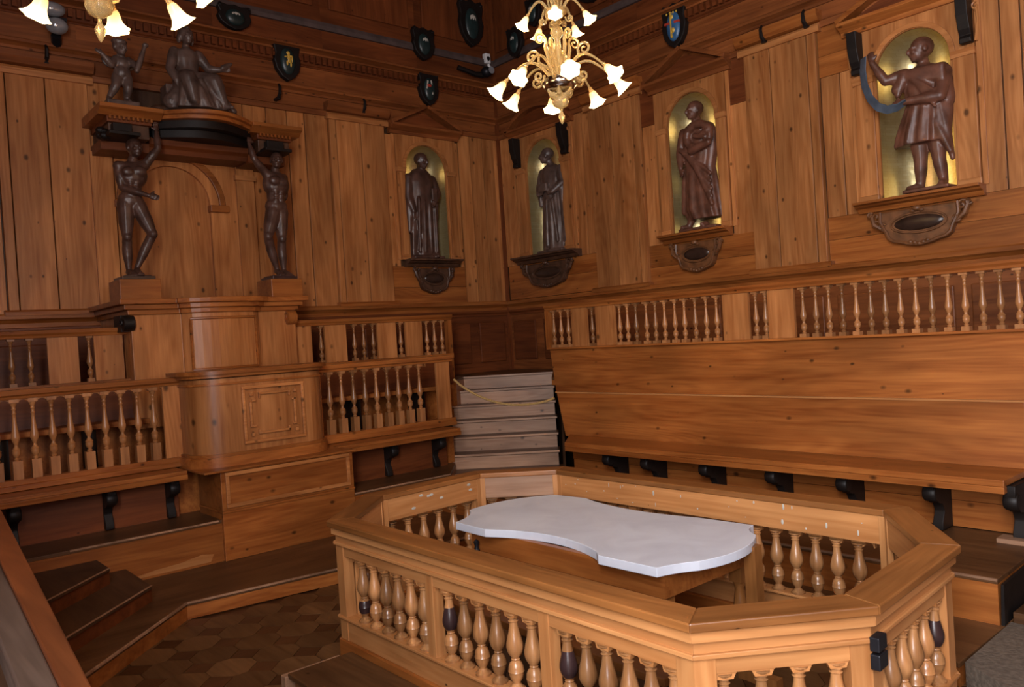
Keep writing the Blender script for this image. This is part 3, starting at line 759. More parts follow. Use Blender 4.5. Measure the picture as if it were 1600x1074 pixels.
# upper desk
ud = thing('upper_desk', 'tall bow-fronted upper desk of the lectern with heavy cornice', 'desk', (-5.0, -1.1, 1.5), FL)
def bow(u0, u1, ua, ub, vf, bul, vb, ov):
    pts = [(u0-ov, vb), (u0-ov, vf-ov), (ua-ov*.6, vf-ov)]
    for k in range(11):
        t_ = k/10; pts.append((ua+(ub-ua)*t_ + ov*(2*t_-1)*.6, vf-bul*(math.sin(PI*t_)**.6 if 0 < t_ < 1 else 0)-ov-.03))
    pts += [(ub+ov*.6, vf-ov), (u1+ov, vf-ov), (u1+ov, vb)]
    return pts
U = (-5.86, -4.14, -5.38, -4.58)
for nm, z0, z1, ov, mt in (('desk_body', 1.3, 2.42, 0, 'mid_z'), ('cornice_bed', 2.42, 2.47, .03, 'org_x'), ('cornice', 2.47, 2.52, .07, 'org_x'), ('cornice_top', 2.52, 2.57, .12, 'org_x')):
    obj(nm, MB().prism(bow(U[0], U[1], U[2], U[3], -1.15, .13, -.9 if nm == 'desk_body' else -.03, ov), z0, z1), mt, ud, .006)
obj('desk_side', MB().box(U[0], U[1], -.9, -.05, 1.3, 2.42), 'mid_z', ud)
# curved raised frame on the bow front
def bowv(u): 
    t_ = (u-U[2])/(U[3]-U[2]); return -1.15-.13*(max(0, math.sin(PI*t_))**.6)-.03
m = MB()
uu = [-5.32+.68*i/10 for i in range(11)]
for z in (2.36, 1.84): m.tube([(u, bowv(u)-.004, z) for u in uu], .014, 6)
for u in (uu[0], uu[-1]): m.tube([(u, bowv(u)-.004, 1.84), (u, bowv(u)-.004, 2.36)], .014, 6)
obj('panel_bead', m, 'org_x', ud)
for u, mt in ((-5.89, 'black'), (-4.20, 'org_z')):
    m = MB(); m.lathe([(.035, -.06), (.075, -.05), (.075, .05), (.035, .06)], (u, -1.16, 2.34), n=16, M=Matrix.Rotation(PI/2, 3, 'Y'))
    m.box(u-.06, u+.06, -1.14, -.9, 2.26, 2.42); 
    pts = [(u-.062+0*i, -1.16+.05*math.cos(i*.5)*(1-i/16), 2.34+.05*math.sin(i*.5)*(1-i/16)) for i in range(13)]
    m.tube(pts, .008, 5)
    obj('scroll_bracket', m, mt, ud, label='dark scroll bracket' if mt == 'black' else None)

# ================================================================ OCTAGONAL RAILING ROUND THE TABLE
OV = [(4.87, -5.82), (7.65, -5.82), (8.08, -5.23), (8.01, -4.25), (7.52, -3.62), (4.80, -3.64), (4.27, -4.17), (4.33, -5.23)]
cx0, cy0 = 6.26, -4.72
bx = thing('octagonal_railing', 'light pine octagonal railing enclosing the marble table', 'railing', (cx0, cy0, 0))
def offset_poly(V, d):
    n = len(V); out = []
    for i in range(n):
        p0, p1, p2 = Vector(V[i-1]), Vector(V[i]), Vector(V[(i+1) % n])
        e1 = (p1-p0).normalized(); e2 = (p2-p1).normalized(); n1 = Vector((-e1.y, e1.x)); n2 = Vector((-e2.y, e2.x))
        b = (n1+n2).normalized(); out.append(tuple(p1+b*(d/ b.dot(n1))))
    return out
bal_h = .375
b_mesh = make_bal('rail_baluster', bal_h, 'box', 0, .0, .04, 'bal')
b_d1 = make_bal('rail_baluster_dark_vase', bal_h, 'box', 0, 0, .04, 'bal', dark=(.44, .80))
b_d2 = make_bal('rail_baluster_dark_bulb', bal_h, 'box', 0, 0, .04, 'bal', dark=(.15, .35))
rings = {d: offset_poly(OV, d) for d in (0, .022, .035, .05, .06, .10, .125, .15, .155, .16, .08, .03, .045, .13)}
def ringseg(i, d0, d1, z0, z1):
    j = (i+1) % 8; A, B = rings[d0], rings[d1]
    return MB().prism([A[i], A[j], B[j], B[i]], z0, z1)
axn = lambda i: 'x'
def side_frame(i):
    a = OV[i]; b = OV[(i+1) % 8]; return (a[0], a[1], math.atan2(b[1]-a[1], b[0]-a[0])), math.dist(a, b)
def seg_local(i, d0, d1, z0, z1):
    (ox, oy, an), L = side_frame(i); j = (i+1) % 8
    c, s = math.cos(-an), math.sin(-an)
    def tl(p): x, y = p[0]-ox, p[1]-oy; return (x*c-y*s, x*s+y*c)
    A, B = rings[d0], rings[d1]
    return MB().prism([tl(A[i]), tl(A[j]), tl(B[j]), tl(B[i])], z0, z1)
for i in range(8):
    fr, L = side_frame(i)
    far = i in (3, 4, 5)
    obj('rail_cap', seg_local(i, 0, .16, .862, .90), 'cap_x', bx, .006, fr=fr)
    obj('cap_fascia', seg_local(i, .022, .06, .815, .862), 'pine_x', bx, .003, fr=fr)
    obj('fascia', seg_local(i, .045, .06, .765, .815), 'pine_x', bx, .003, fr=fr)
    obj('fascia_bead', seg_local(i, .03, .06, .748, .768), 'pine_x', bx, .004, fr=fr)
    obj('frieze_board', seg_local(i, .05, .08, .685, .748), 'pine_x', bx, .0, fr=fr)
    obj('inner_fascia', seg_local(i, .125, .15, .70, .862), 'stair_x' if i == 5 else 'pine_x', bx, .003, fr=fr,
        label='pale pinkish replacement board' if i == 5 else None)
    obj('base_board', seg_local(i, .05, .10, .15, .29), 'pine_x', bx, .003, fr=fr)
    obj('base_ledge', seg_local(i, .03, .13, .285, .30), 'pine_x', bx, .003, fr=fr)
    obj('plinth', seg_local(i, .03, .13, 0, .15), 'org_x', bx, .004, fr=fr)
    # posts
    if L > 2:
        bays = [(.17, .99), (1.07, 1.89), (1.97, 2.63)]; cnts = [6, 6, 6]; posts = [1.03, 1.93]
        bays = [(.20, .99), (1.09, 1.87), (1.98, 2.69)]
    elif L > .9: bays = [(.09, L-.09)]; cnts = [6]; posts = []
    else: bays = [(.07, L-.07)]; cnts = [4]; posts = []
    for p in posts: obj('post', MB().box(p-.035, p+.035, .045, .115, .29, .75), 'pine_z', bx, .004, fr=fr)
    for bi, ((a, b), k) in enumerate(zip(bays, cnts)):
        us = [a+(b-a)*(q+.5)/k for q in range(k)]
        for q, u in enumerate(us):
            me = b_mesh
            if i == 0 and bi == 0 and q == 0: me = b_d2
            elif i in (0, 4) and bi > 0 and q == (0 if i == 0 else 5): me = b_d1
            elif i == 2 and q == 5: me = b_d1
            inst('baluster', me, bx, (u, .085, .30), rz=random.uniform(0, 3), fr=fr)
        obj('scalloped_valance', valance(a-.03, b+.03, .655, .045, .06, .085, us, .032), 'pine_x', bx, fr=fr)
for i, p in enumerate(rings[.08]):
    prev = OV[i-1]; a1 = math.atan2(OV[i][1]-prev[1], OV[i][0]-prev[0]); a2 = math.atan2(OV[(i+1) % 8][1]-OV[i][1], OV[(i+1) % 8][0]-OV[i][0])
    # five sided corner post following the octagon angle
    (fx, fy, an), L = side_frame(i)
    Q = []
    e1 = Vector((math.cos(a1), math.sin(a1))); e2 = Vector((math.cos(a2), math.sin(a2)))
    o_ = Vector(rings[.045][i]); in_ = Vector(rings[.125][i])
    pts = [o_-e1*.085, o_, o_+e2*.085, o_+e2*.085+Vector((-e2.y, e2.x))*.07, in_, o_-e1*.085+Vector((-e1.y, e1.x))*.07]
    obj('corner_post', MB().prism([(v.x, v.y) for v in pts], .15, .75), 'pine_z', bx, .003)
    pts2 = [in_-e1*.05, in_, in_+e2*.05, in_+e2*.05+Vector((-e2.y, e2.x))*.03, Vector(rings[.155][i]), in_-e1*.05+Vector((-e1.y, e1.x))*.03]
    obj('inner_post', MB().prism([(v.x, v.y) for v in pts2], .0, .862), 'pine_z', bx, .003)
# iron hinge plates at the gate corner
(fx, fy, an), L = side_frame(2)
for z0, z1 in ((.72, .775), (.65, .71)):
    obj('hinge_plate', MB().box(-.005, .075, .008, .045, z0, z1), 'iron', bx, .004, fr=(fx, fy, an), label='black iron hinge plate')
obj('latch_hole', MB().box(.10, .16, .148, .154, .76, .785), 'iron', bx, fr=side_frame(3)[0], label='small dark latch plate')
# wax and chip marks on the inner boards
m = MB()
rr = random.Random(5)
for k in range(26):
    x = rr.uniform(.2, 2.6); z = rr.uniform(.72, .85)
    m.ell((x, .1505, z), (.003+rr.random()*.006, .0012, .003+rr.random()**3*.02), 6, 4)
obj('wax_marks', m, 'whitep', bx, fr=side_frame(4)[0], kind='stuff')
m = MB()
for k in range(7): m.ell((rr.uniform(.15, .85), .1505, rr.uniform(.74, .84)), (.02, .0015, .01), 6, 4)
obj('wax_marks', m, 'whitep', bx, fr=side_frame(6)[0], kind='stuff')

# wooden step against the railing, lower left
ws = thing('wooden_step', 'worn wooden step against the left front of the octagonal railing', 'step', (5.7, -6.0, 0))
obj('tread', MB().box(5.05, 7.3, -6.22, -5.80, .085, .115), 'plat_x', ws, .006)
obj('riser', MB().box(5.08, 7.28, -6.19, -5.80, 0, .085), 'cap_x', ws)
obj('end_batten', MB().box(5.0, 5.06, -6.24, -5.86, .0, .10), 'stair_y', ws, .005)

# ================================================================ MARBLE TABLE
tb = thing('dissection_table', 'long white marble table with wavy edges on a wooden frame', 'table', (6.0, -4.6, 0))
def arc(a, b, bul, n=8):
    a = Vector(a); b = Vector(b); d = b-a; nn = Vector((d.y, -d.x)); out = []
    for k in range(n):
        t_ = k/n; out.append(tuple(a+d*t_+nn*bul*4*t_*(1-t_)))
    return out
P_ = []
P_ += arc((5.20, -5.06), (5.52, -5.07), 0, 2)
P_ += arc((5.52, -5.07), (6.43, -5.02), -.13, 14)
P_ += arc((6.43, -5.02), (6.49, -5.07), 0, 2)
P_ += arc((6.49, -5.07), (6.88, -5.06), 0, 2)
P_ += arc((6.88, -5.06), (6.98, -4.84), -.05, 5)
P_ += arc((6.98, -4.84), (6.93, -4.24), .12, 12)
P_ += arc((6.93, -4.24), (6.80, -4.06), -.14, 5)
P_ += arc((6.80, -4.06), (6.42, -4.09), 0, 2)
P_ += arc((6.42, -4.09), (5.50, -4.08), -.07, 14)
P_ += arc((5.50, -4.08), (5.42, -4.05), 0, 2)
P_ += arc((5.42, -4.05), (5.14, -4.09), 0, 2)
P_ += arc((5.14, -4.09), (4.99, -4.78), .13, 12)
P_ += arc((4.99, -4.78), (5.20, -5.06), -.12, 6)
obj('marble_top', MB().prism(P_[::-1], .735, .785), 'marble', tb, .003)
obj('apron', MB().box(5.3, 6.82, -4.98, -4.94, .60, .735).box(5.3, 6.82, -4.22, -4.18, .60, .735).box(5.26, 5.30, -4.98, -4.18, .60, .735).box(6.82, 6.86, -4.98, -4.18, .60, .735), 'org_x', tb)
for (x, y) in ((5.33, -4.92), (5.33, -4.24), (6.80, -4.92), (6.80, -4.24)):
    m = MB(); m.box(x-.04, x+.04, y-.04, y+.04, .5, .66)
    m.lathe([(.04, .08), (.05, .11), (.035, .15), (.022, .18), (.04, .26), (.045, .32), (.03, .42), (.025, .46), (.04, .5)], (x, y, 0), 12)
    m.box(x-.04, x+.04, y-.04, y+.04, 0, .08)
    obj('leg', m, 'cap_z', tb)
obj('stretcher', MB().box(5.33, 6.8, -4.6, -4.54, .1, .15), 'cap_x', tb)
obj('iron_knob', MB().lathe([(.0, 0), (.022, .01), (.012, .04), (.02, .07), (0, .09)], (5.36, -5.02, .60), 10), 'iron', tb)
# wooden post inside the railing at the right end of the table
ip = solo('inner_stand', MB().box(-.035, .035, -.035, .035, 0, .76).box(-.12, .12, -.03, .03, 0, .05), 'cap_z', 'orange wooden post standing inside the railing at the right end of the table', 'post', (0, 0, 0))
ip.location = (6.98, -4.36, 0)
ib = thing('inner_bench', 'low brown bench inside the railing behind the front boards', 'bench', (6.1, -5.3, 0))
obj('seat', MB().box(5.2, 7.2, -5.44, -5.24, .40, .44), 'cap_x', ib, .004)
for x in (5.35, 6.2, 7.05): obj('leg', MB().box(x-.03, x+.03, -5.42, -5.26, 0, .40), 'dark_z', ib)

# ================================================================ FOREGROUND RAIL beside the photographer
fg = thing('foreground_rail', 'blurred brown wooden rail in the bottom left foreground', 'railing', (5.5, -7.7, 0))
def strip(fa, fb, na, nb, z0, z1):
    """long bar along the rail line; fa-fb offsets at the far end, na-nb at the near end"""
    a = (3.2, -7.40); b = (8.4, -7.83)
    q = [(a[0], a[1]-fb), (b[0], b[1]-nb), (b[0], b[1]-na), (a[0], a[1]-fa)]
    return MB().prism(q, z0, z1)
obj('rail_cap', strip(0, .13, 0, .035, 1.26, 1.30), 'red_x', fg, .005)  # cap and boards take darker colours to stand in for shade
obj('worn_board', strip(.13, .24, .035, .10, 1.20, 1.288), 'worn_grey', fg, .006, label='pale worn edge board')
obj('rail_panel', strip(.03, .11, .01, .03, .5, 1.26), 'dark_x', fg)
obj('back_panel', strip(.24, .34, .10, .2, .5, 1.22), 'dark_x', fg)
for x, y in ((3.6, -7.53), (5.8, -7.69), (8.0, -7.85)): obj('post', MB().box(x-.05, x+.05, y-.04, y+.04, 0, .5), 'dark_z', fg)

# ================================================================ FIGURE TOOLS
def cap(m, p0, p1, r0, r1, n=10):
    p0 = Vector(p0); p1 = Vector(p1)
    m.tube([p0, p0.lerp(p1, .35), p0.lerp(p1, .7), p1], [r0, r0*.75+r1*.25+.004, r0*.35+r1*.65, r1], n)
    m.ell(p0, (r0*1.0,)*3, n, 6); m.ell(p1, (r1*1.0,)*3, n, 6)
def limb(m, pts, rs):
    for a, b, r0, r1 in zip(pts[:-1], pts[1:], rs[:-1], rs[1:]): cap(m, a, b, r0, r1)
def head(m, c, r, yaw=0, tilt=0, hair='short', beard=False):
    R = Matrix.Rotation(yaw, 3, 'Z') @ Matrix.Rotation(tilt, 3, 'X'); c = Vector(c)
    def E_(o, s): m.ell(c+R @ Vector([x*r for x in o]), [x*r for x in s], 12, 8, rot=R)
    E_((0, .10, .18), (.76, .92, .86)); E_((0, -.22, -.28), (.60, .66, .74)); E_((0, -.55, -.78), (.30, .26, .22))
    E_((0, -.97, -.16), (.13, .20, .26)); E_((0, -.80, -.56), (.26, .12, .07)); E_((0, -.80, .16), (.52, .12, .10))
    E_((-.33, -.74, -.22), (.22, .16, .16)); E_((.33, -.74, -.22), (.22, .16, .16))
    E_((-.28, -.80, .0), (.12, .06, .06)); E_((.28, -.80, .0), (.12, .06, .06))
    E_((-.76, .05, -.1), (.10, .20, .28)); E_((.76, .05, -.1), (.10, .20, .28))
    if hair == 'short': E_((0, .2, .3), (.84, .95, .85))
    if hair == 'bun':
        E_((0, .22, .32), (.90, .98, .86)); E_((0, .75, .6), (.42, .42, .42)); E_((0, -.35, .95), (.3, .3, .2))
        E_((-.8, .3, -.3), (.25, .4, .6)); E_((.8, .3, -.3), (.25, .4, .6))
    if hair == 'curly':
        for k in range(10):
            a = k*.63; E_((.6*math.cos(a), .15+.6*math.sin(a), .65), (.32, .32, .28))
    if beard: E_((0, -.62, -.95), (.42, .32, .5))
def hand(m, w, d, up, s=1.0, curl=.4):
    """palm from wrist w along direction d; 'up' is the thumb side"""
    w = Vector(w); d = Vector(d).normalized(); up = Vector(up); up = (up-d*up.dot(d)).normalized(); nrm = d.cross(up)
    pl = w+d*.045*s
    R = Matrix((d, up, nrm)).transposed()
    m.ell(pl, (.048*s, .038*s, .020*s), 10, 6, rot=R)
    for k, L in enumerate((.050, .060, .056, .042)):
        b = w+d*.075*s+up*(.027-.018*k)*s
        k1 = b+d*L*.5*s+nrm*curl*.010*s; k2 = k1+(d*(1-curl)+nrm*curl).normalized()*L*.5*s
        m.tube([b-d*.03*s, b, k1, k2], [.0105*s, .0105*s, .0098*s, .008*s], 6)
        m.ell(k2, (.008*s,)*3, 6, 4)
    b = w+d*.03*s+up*.028*s; k1 = b+(d*.5+up*.8)*.03*s; k2 = k1+(d*.85+up*.3)*.025*s
    m.tube([b-up*.015*s, b, k1, k2], [.014*s, .013*s, .011*s, .009*s], 6)
def drape(m, levels, n=48, fa=7, fb=11, ph=0.0):
    """robe: levels = (z, x, y, rx, ry, fold depth) from bottom to top"""
    vs = []; nl = len(levels)
    for li, (z, x, y, rx, ry, am) in enumerate(levels):
        for k in range(n):
            a = 2*PI*k/n
            f = 1+am*(.6*math.sin(fa*a+ph+z*1.7)+.45*math.sin(fb*a+ph*2-z*2.3))
            vs.append((x+rx*f*math.cos(a), y+ry*f*math.sin(a), z))
    fs = [tuple(range(n-1, -1, -1)), tuple((nl-1)*n+k for k in range(n))]
    for i in range(nl-1):
        for k in range(n):
            k2 = (k+1) % n; fs.append((i*n+k, i*n+k2, (i+1)*n+k2, (i+1)*n+k))
    m.add(vs, fs, 0, True)
def band(m, pts, w, th, wdir=(0, -1, 0)):
    """cloth strip following pts, width w along a direction turning with the path"""
    pts = [Vector(p) for p in pts]; vs = []
    for i, p in enumerate(pts):
        t = (pts[min(i+1, len(pts)-1)]-pts[max(i-1, 0)]).normalized(); d = Vector(wdir); d = (d-t*d.dot(t)).normalized(); nn = t.cross(d)
        for a, b in ((-1, -1), (1, -1), (1, 1), (-1, 1)): vs.append(p+d*w/2*a+nn*th/2*b)
    fs = [(3, 2, 1, 0), tuple(4*(len(pts)-1)+k for k in range(4))]
    for i in range(len(pts)-1):
        for k in range(4): fs.append((4*i+k, 4*i+(k+1) % 4, 4*i+4+(k+1) % 4, 4*i+4+k))
    m.add(vs, fs, 0, True)
def carve(name, m, mat, base, fr, label=None, cat=None, group=None, voxel=.012, parent=None):
    """fuse all forms into one continuous surface"""
    me = bpy.data.meshes.new(name+'_tmp'); me.from_pydata(m.v, [], m.f); me.update()
    bm = bmesh.new(); bm.from_mesh(me); bmesh.ops.recalc_face_normals(bm, faces=bm.faces); bm.to_mesh(me); bm.free()
    o = bpy.data.objects.new(name+'_tmp', me); COL.objects.link(o)
    md = o.modifiers.new('r', 'REMESH'); md.mode = 'VOXEL'; md.voxel_size = voxel
    sm = o.modifiers.new('s', 'SMOOTH'); sm.factor = .5; sm.iterations = 2
    dg = bpy.context.evaluated_depsgraph_get(); dg.update()
    ev = bpy.data.meshes.new_from_object(o.evaluated_get(dg))
    bpy.data.objects.remove(o); bpy.data.meshes.remove(me)
    ev.name = name; ev.materials.clear(); ev.materials.append(MAT[mat])
    ev.polygons.foreach_set('use_smooth', [True]*len(ev.polygons)); ev.polygons.foreach_set('material_index', [0]*len(ev.polygons))
    off = OFF[parent.name] if parent else base
    ev.transform(Matrix.Translation(-Vector(off)))
    ob = bpy.data.objects.new(name, ev); COL.objects.link(ob)
    if parent: ob.parent = parent
    else:
        ob.location = frame_mat(fr) @ Vector(base); ob.rotation_euler = (0, 0, fr[2])
    OFF[ob.name] = tuple(off)
    if label: ob['label'] = label
    if cat: ob['category'] = cat
    if group: ob['group'] = group
    return ob

# ================================================================ NICHES
def niche(fr, uc, hw, zs, zspring, fw, label, ped='tri', consoles='', sill_w=None, pu=0.0, pz=None, carve_mat='carve', pm='frz_x'):
    """uc centre, hw half width of opening, zs sill, zspring, fw half width of the frame"""
    r = hw; zt = zspring+r; top = zt+.12
    t = thing('niche', label, 'niche', (uc, 0, zs), fr, 'gilded niches along the walls')
    # gold lined recess
    m = MB(); n = 14; dep = .34
    rows = [(zs, 1.0)]+[(zspring, 1.0)]
    vs = []; fs = []
    def ring(z, k): return [(uc+r*k*math.cos(PI*i/n), dep*k*math.sin(PI*i/n), z) for i in range(n+1)]
    zsr = [zs+(zspring-zs)*i/6 for i in range(7)]
    R_ = [ring(z, 1) for z in zsr]
    for q in range(1, 9):
        a = PI/2*q/8; R_.append(ring(zspring+r*math.sin(a), max(.001, math.cos(a))))
    for rr_ in R_: vs += rr_
    for i in range(len(R_)-1):
        for k in range(n): fs.append((i*(n+1)+k, i*(n+1)+k+1, (i+1)*(n+1)+k+1, (i+1)*(n+1)+k))
    m.add(vs, fs, 0, True)
    obj('gold_lining', m, 'gold', t)
    m = MB(); m.prism([(uc-r, 0)]+[(uc+r*math.cos(PI-PI*k/n), dep*math.sin(PI*k/n)) for k in range(1, n)]+[(uc+r, 0)], zs-.03, zs)
    obj('niche_floor', m, 'dark_x', t)
    # arch panel
    A = [(uc-fw, zs), (uc-fw, top), (uc+fw, top), (uc+fw, zs), (uc+r, zs)]
    A += [(uc+r*math.cos(PI*k/20), zspring+r*math.sin(PI*k/20)) for k in range(21)]+[(uc-r, zs)]
    obj('arch_panel', MB().prism(A, -.03, .0, 'y'), 'mid_z', t)
    # archivolt
    m = MB(); ro, ri = r+.055, r+.004
    B = [(uc+ro*math.cos(PI*k/20), zspring+ro*math.sin(PI*k/20)) for k in range(21)]+[(uc+ri*math.cos(PI-PI*k/20), zspring+ri*math.sin(PI-PI*k/20)) for k in range(21)]
    m.prism(B, -.05, -.03, 'y'); obj('archivolt', m, 'mid_x', t, .004)
    pw = fw-r-.03
    for s in (-1, 1):
        a = uc+s*(r+.03); b = uc+s*fw
        obj('pilaster', MB().box(a, b, -.055, -.03, zs+.07, zspring-.06), 'mid_z', t, .004)
        obj('pilaster_base', MB().box(a-s*.01, b+s*.01, -.07, -.03, zs, zs+.07), 'mid_x', t, .006)
        obj('impost', MB().mould([(-.03, zspring-.06), (-.065, zspring-.06), (-.07, zspring-.03), (-.085, zspring), (-.03, zspring)], min(a, b)-.012, max(a, b)+.012), 'mid_x', t)
        # outer narrow strip
        obj('side_strip', MB().box(b+s*.006, b+s*.055, -.02, .0, zs, top), 'mid_z', t, .003)
        if consoles:
            c0 = b-s*.10
            m = MB(); z1 = top-.01; z0 = zspring+.02
            pr = [(-.03, z0+.02), (-.11, z0+.02), (-.12, z0+.06), (-.10, z0+.09), (-.13, z0+.14), (-.17, z0+.6*(z1-z0)), (-.18, z1), (-.03, z1)]
            m.prism(pr, min(c0, b), max(c0, b), 'x'); obj('console', m, 'black' if consoles == 'dark' else 'carve_d', t, .006, label='black scroll console')  # consoles marked dark get plain black
            m = MB(); 
            q = [(b+s*(.02+.012*math.cos(k*.6)*(1+k*.12)), -.045, z1-.06-.02*k*.2+.012*math.sin(k*.6)*(1+k*.12)) for k in range(14)]
            m.tube(q, .009, 5); m.tube([(b+s*.035, -.045, z1-.10), (b+s*.045, -.045, (z0+z1)/2), (b+s*.02, -.045, z0+.03)], [.014, .012, .018], 6)
            obj('scroll_edge', m, 'mid_z', t)
    # entablature + pediment
    pwid = fw+.10+pu
    obj('entablature', MB().mould([(0, top), (-.06, top), (-.07, top+.04), (-.13, top+.07), (-.17, top+.09), (-.17, top+.12), (0, top+.12)], uc-pwid, uc+pwid), pm, t)
    zp = top+.12; ph = pz or .27
    if ped == 'tri':
        obj('tympanum', MB().prism([(uc-pwid+.04, zp), (uc, zp+ph-.04), (uc+pwid-.04, zp)], -.05, 0, 'y'), 'red_x', t)
        m = MB(); m.bar((uc-pwid, zp-.01), (uc+.0, zp+ph), .05, (-.17, 0)); obj('raking_cornice', m, pm, t, .004)
        m = MB(); m.bar((uc-.0, zp+ph), (uc+pwid, zp-.01), .05, (-.17, 0)); obj('raking_cornice', m, pm, t, .004)
    else:
        R0 = (pwid*pwid+ph*ph)/(2*ph); zc = zp+ph-R0; a0 = math.asin(min(1, pwid/R0))
        o_ = [(uc+R0*math.sin(-a0+2*a0*k/16), zc+R0*math.cos(-a0+2*a0*k/16)) for k in range(17)]
        i_ = [(uc+(R0-.055)*math.sin(a0-2*a0*k/16), zc+(R0-.055)*math.cos(a0-2*a0*k/16)) for k in range(17)]
        obj('tympanum', MB().prism(o_, -.05, 0, 'y'), 'red_x', t)
        obj('curved_cornice', MB().prism(o_+i_, -.17, 0, 'y'), pm, t, .004)
    # sill
    sw = sill_w or fw+.06
    obj('sill', MB().mould([(0.0, zs-.10), (-.06, zs-.10), (-.09, zs-.06), (-.14, zs-.045), (-.16, zs-.03), (-.20, zs-.02), (-.20, zs+.005), (0.0, zs+.005)], uc-sw, uc+sw), 'org_x' if carve_mat == 'carve' else 'carve_d', t, .003)
    obj('sill', MB().box(uc-r-.02, uc+r+.02, -.16, .02, zs-.02, zs), 'carve_d', t)
    # carved cartouche bracket
    m = MB(); w = sw-.12; h = .36; zt_ = zs-.10
    S = []
    for k in range(17):
        t_ = k/16*PI; rad = 1+.03*math.sin(9*t_); cc = math.cos(t_); cc = math.copysign(abs(cc)**.72, cc)
        S.append((uc+w*.80*cc*rad, zt_-.02-h*max(0, math.sin(t_))**.8*rad))
    m.prism(S[::-1], -.07, 0, 'y'); 
    ct = obj('cartouche', m, carve_mat, t, .015)
    # raised rim
    m = MB(); q = [(x, -.085, z) for x, z in S]; q = [(uc+(x-uc)*.97, y, zt_+(z-zt_)*.96) for x, y, z in q]
    m.tube(q, .017, 7)
    for s in (-1, 1):
        for (cx, cz, rr_, dr) in ((w*.86, -.06, .050, 1), (w*.74, -.17, .040, -1), (w*.99, -.035, .030, -1)):
            sp = []
            for k in range(15):
                a = dr*s*(.5+k*.5); rad = rr_*(1-k/17); sp.append((uc+s*cx+rad*math.cos(a), -.08-.02*k/15, zt_+cz+rad*math.sin(a)))
            m.tube(sp, .012, 6)
        m.tube([(uc+s*w*.98, -.07, zt_-.03), (uc+s*w*.9, -.09, zt_-.14), (uc+s*w*.7, -.08, zt_-.21)], [.02, .026, .012], 7)
    for k in range(5): m.ell((uc+(-.08+.04*k), -.09, zt_-h-.01+.012*abs(k-2)), (.025, .02, .02), 8, 5)
    m.ell((uc, -.10, zt_-.03), (.05, .04, .03), 8, 6); m.ell((uc-.04, -.1, zt_-.05), (.03, .02, .02), 8, 5); m.ell((uc+.04, -.1, zt_-.05), (.03, .02, .02), 8, 5)
    obj('scrollwork', m, carve_mat, ct)
    m = MB(); m.ell((uc, -.075, zt_-.165), (w*.50, .025, .075), 18, 8); obj('oval_plaque', m, 'plaque', ct, label='dark glossy oval plaque')
    m = MB(); q = [(uc+w*.56*math.cos(2*PI*k/24), -.085, zt_-.165+.098*math.sin(2*PI*k/24)) for k in range(25)]; m.tube(q, .010, 6)
    obj('plaque_rim', m, carve_mat, ct)
    return t
niche(FR, 6.235, .345, 3.10, 4.36, .56, 'gilded niche at far right with triangular pediment and large oval plaque', 'tri', 'dark', .585, pm='org_x')
niche(FR, 3.635, .35, 3.10, 4.44, .50, 'gilded niche of the second statue from the right, triangular pediment', 'tri', '', .49, carve_mat='carve')
niche(FR, 1.00, .36, 3.14, 4.46, .56, 'gilded niche beside the room corner on the right wall, curved pediment', 'arc', 'dark', .66, carve_mat='carve_d')
niche(FL, -1.43, .35, 3.14, 4.44, .50, 'gilded niche of the left wall near the corner, under a dark pediment', 'tri', '', .46, carve_mat='carve_d')

# ================================================================ STATUES IN THE NICHES
def plinth(m, u, v, z, w, d): m.box(u-w, u+w, v-d, v+d, z, z+.035)
# far right: bald man in short tunic and cloak, arm stretched out with a blue-grey bandage
u0 = 6.36; v0 = -.06; z0 = 3.11
m = MB(); plinth(m, u0, v0, z0, .21, .14)
head(m, (u0-.0, v0-.05, 4.455), .118, yaw=-.85, hair=None)
cap(m, (u0, v0-.02, 4.36), (u0+.0, v0, 4.26), .052, .065)
drape(m, [(3.57, u0-.06, v0-.02, .235, .15, .14), (3.66, u0-.05, v0-.02, .225, .15, .13), (3.85, u0-.02, v0-.02, .185, .135, .10), (3.97, u0, v0-.02, .160, .125, .05), (4.08, u0, v0-.02, .18, .13, .05), (4.20, u0, v0-.01, .20, .13, .04), (4.27, u0, v0, .17, .11, .03), (4.31, u0, v0, .09, .08, 0)], fa=9, fb=15)
# cloak over shoulders
for k in range(5):
    a = k/4; cap(m, (u0-.17+.02*a, v0-.10-.02*a, 4.26-.05*a), (u0+.20, v0-.11, 4.24-.11*a), .035, .030)
cap(m, (u0+.15, v0-.0, 4.22), (u0+.19, v0-.0, 3.95), .085, .075); cap(m, (u0+.18, v0-.0, 3.95), (u0+.17, v0-.04, 3.62), .065, .06)
cap(m, (u0+.14, v0-.04, 3.9), (u0+.23, v0-.06, 3.38), .06, .024); cap(m, (u0+.10, v0-.08, 3.75), (u0+.22, v0-.08, 3.45), .04, .03)
cap(m, (u0-.16, v0-.06, 4.24), (u0-.21, v0-.12, 4.12), .08, .055)
limb(m, [(u0-.17, v0-.08, 4.25), (u0-.30, v0-.16, 4.22), (u0-.40, v0-.20, 4.42)], [.062, .046, .030]); hand(m, (u0-.40, v0-.20, 4.42), (-.15, 0, 1), (1, 0, 0), 1.0, .7)
limb(m, [(u0+.19, v0-.02, 4.20), (u0+.18, v0-.14, 3.96), (u0-.12, v0-.20, 3.97)], [.066, .055, .034]); hand(m, (u0-.12, v0-.20, 3.97), (-1, 0, -.1), (0, 0, 1), 1.0, .6)
for k in range(4): cap(m, (u0-.13+.03*k, v0-.13, 4.24-.03*k), (u0+.14, v0-.16, 4.02-.05*k), .022, .016)
cap(m, (u0-.15, v0-.1, 4.24), (u0-.2, v0-.14, 4.06), .06, .03)
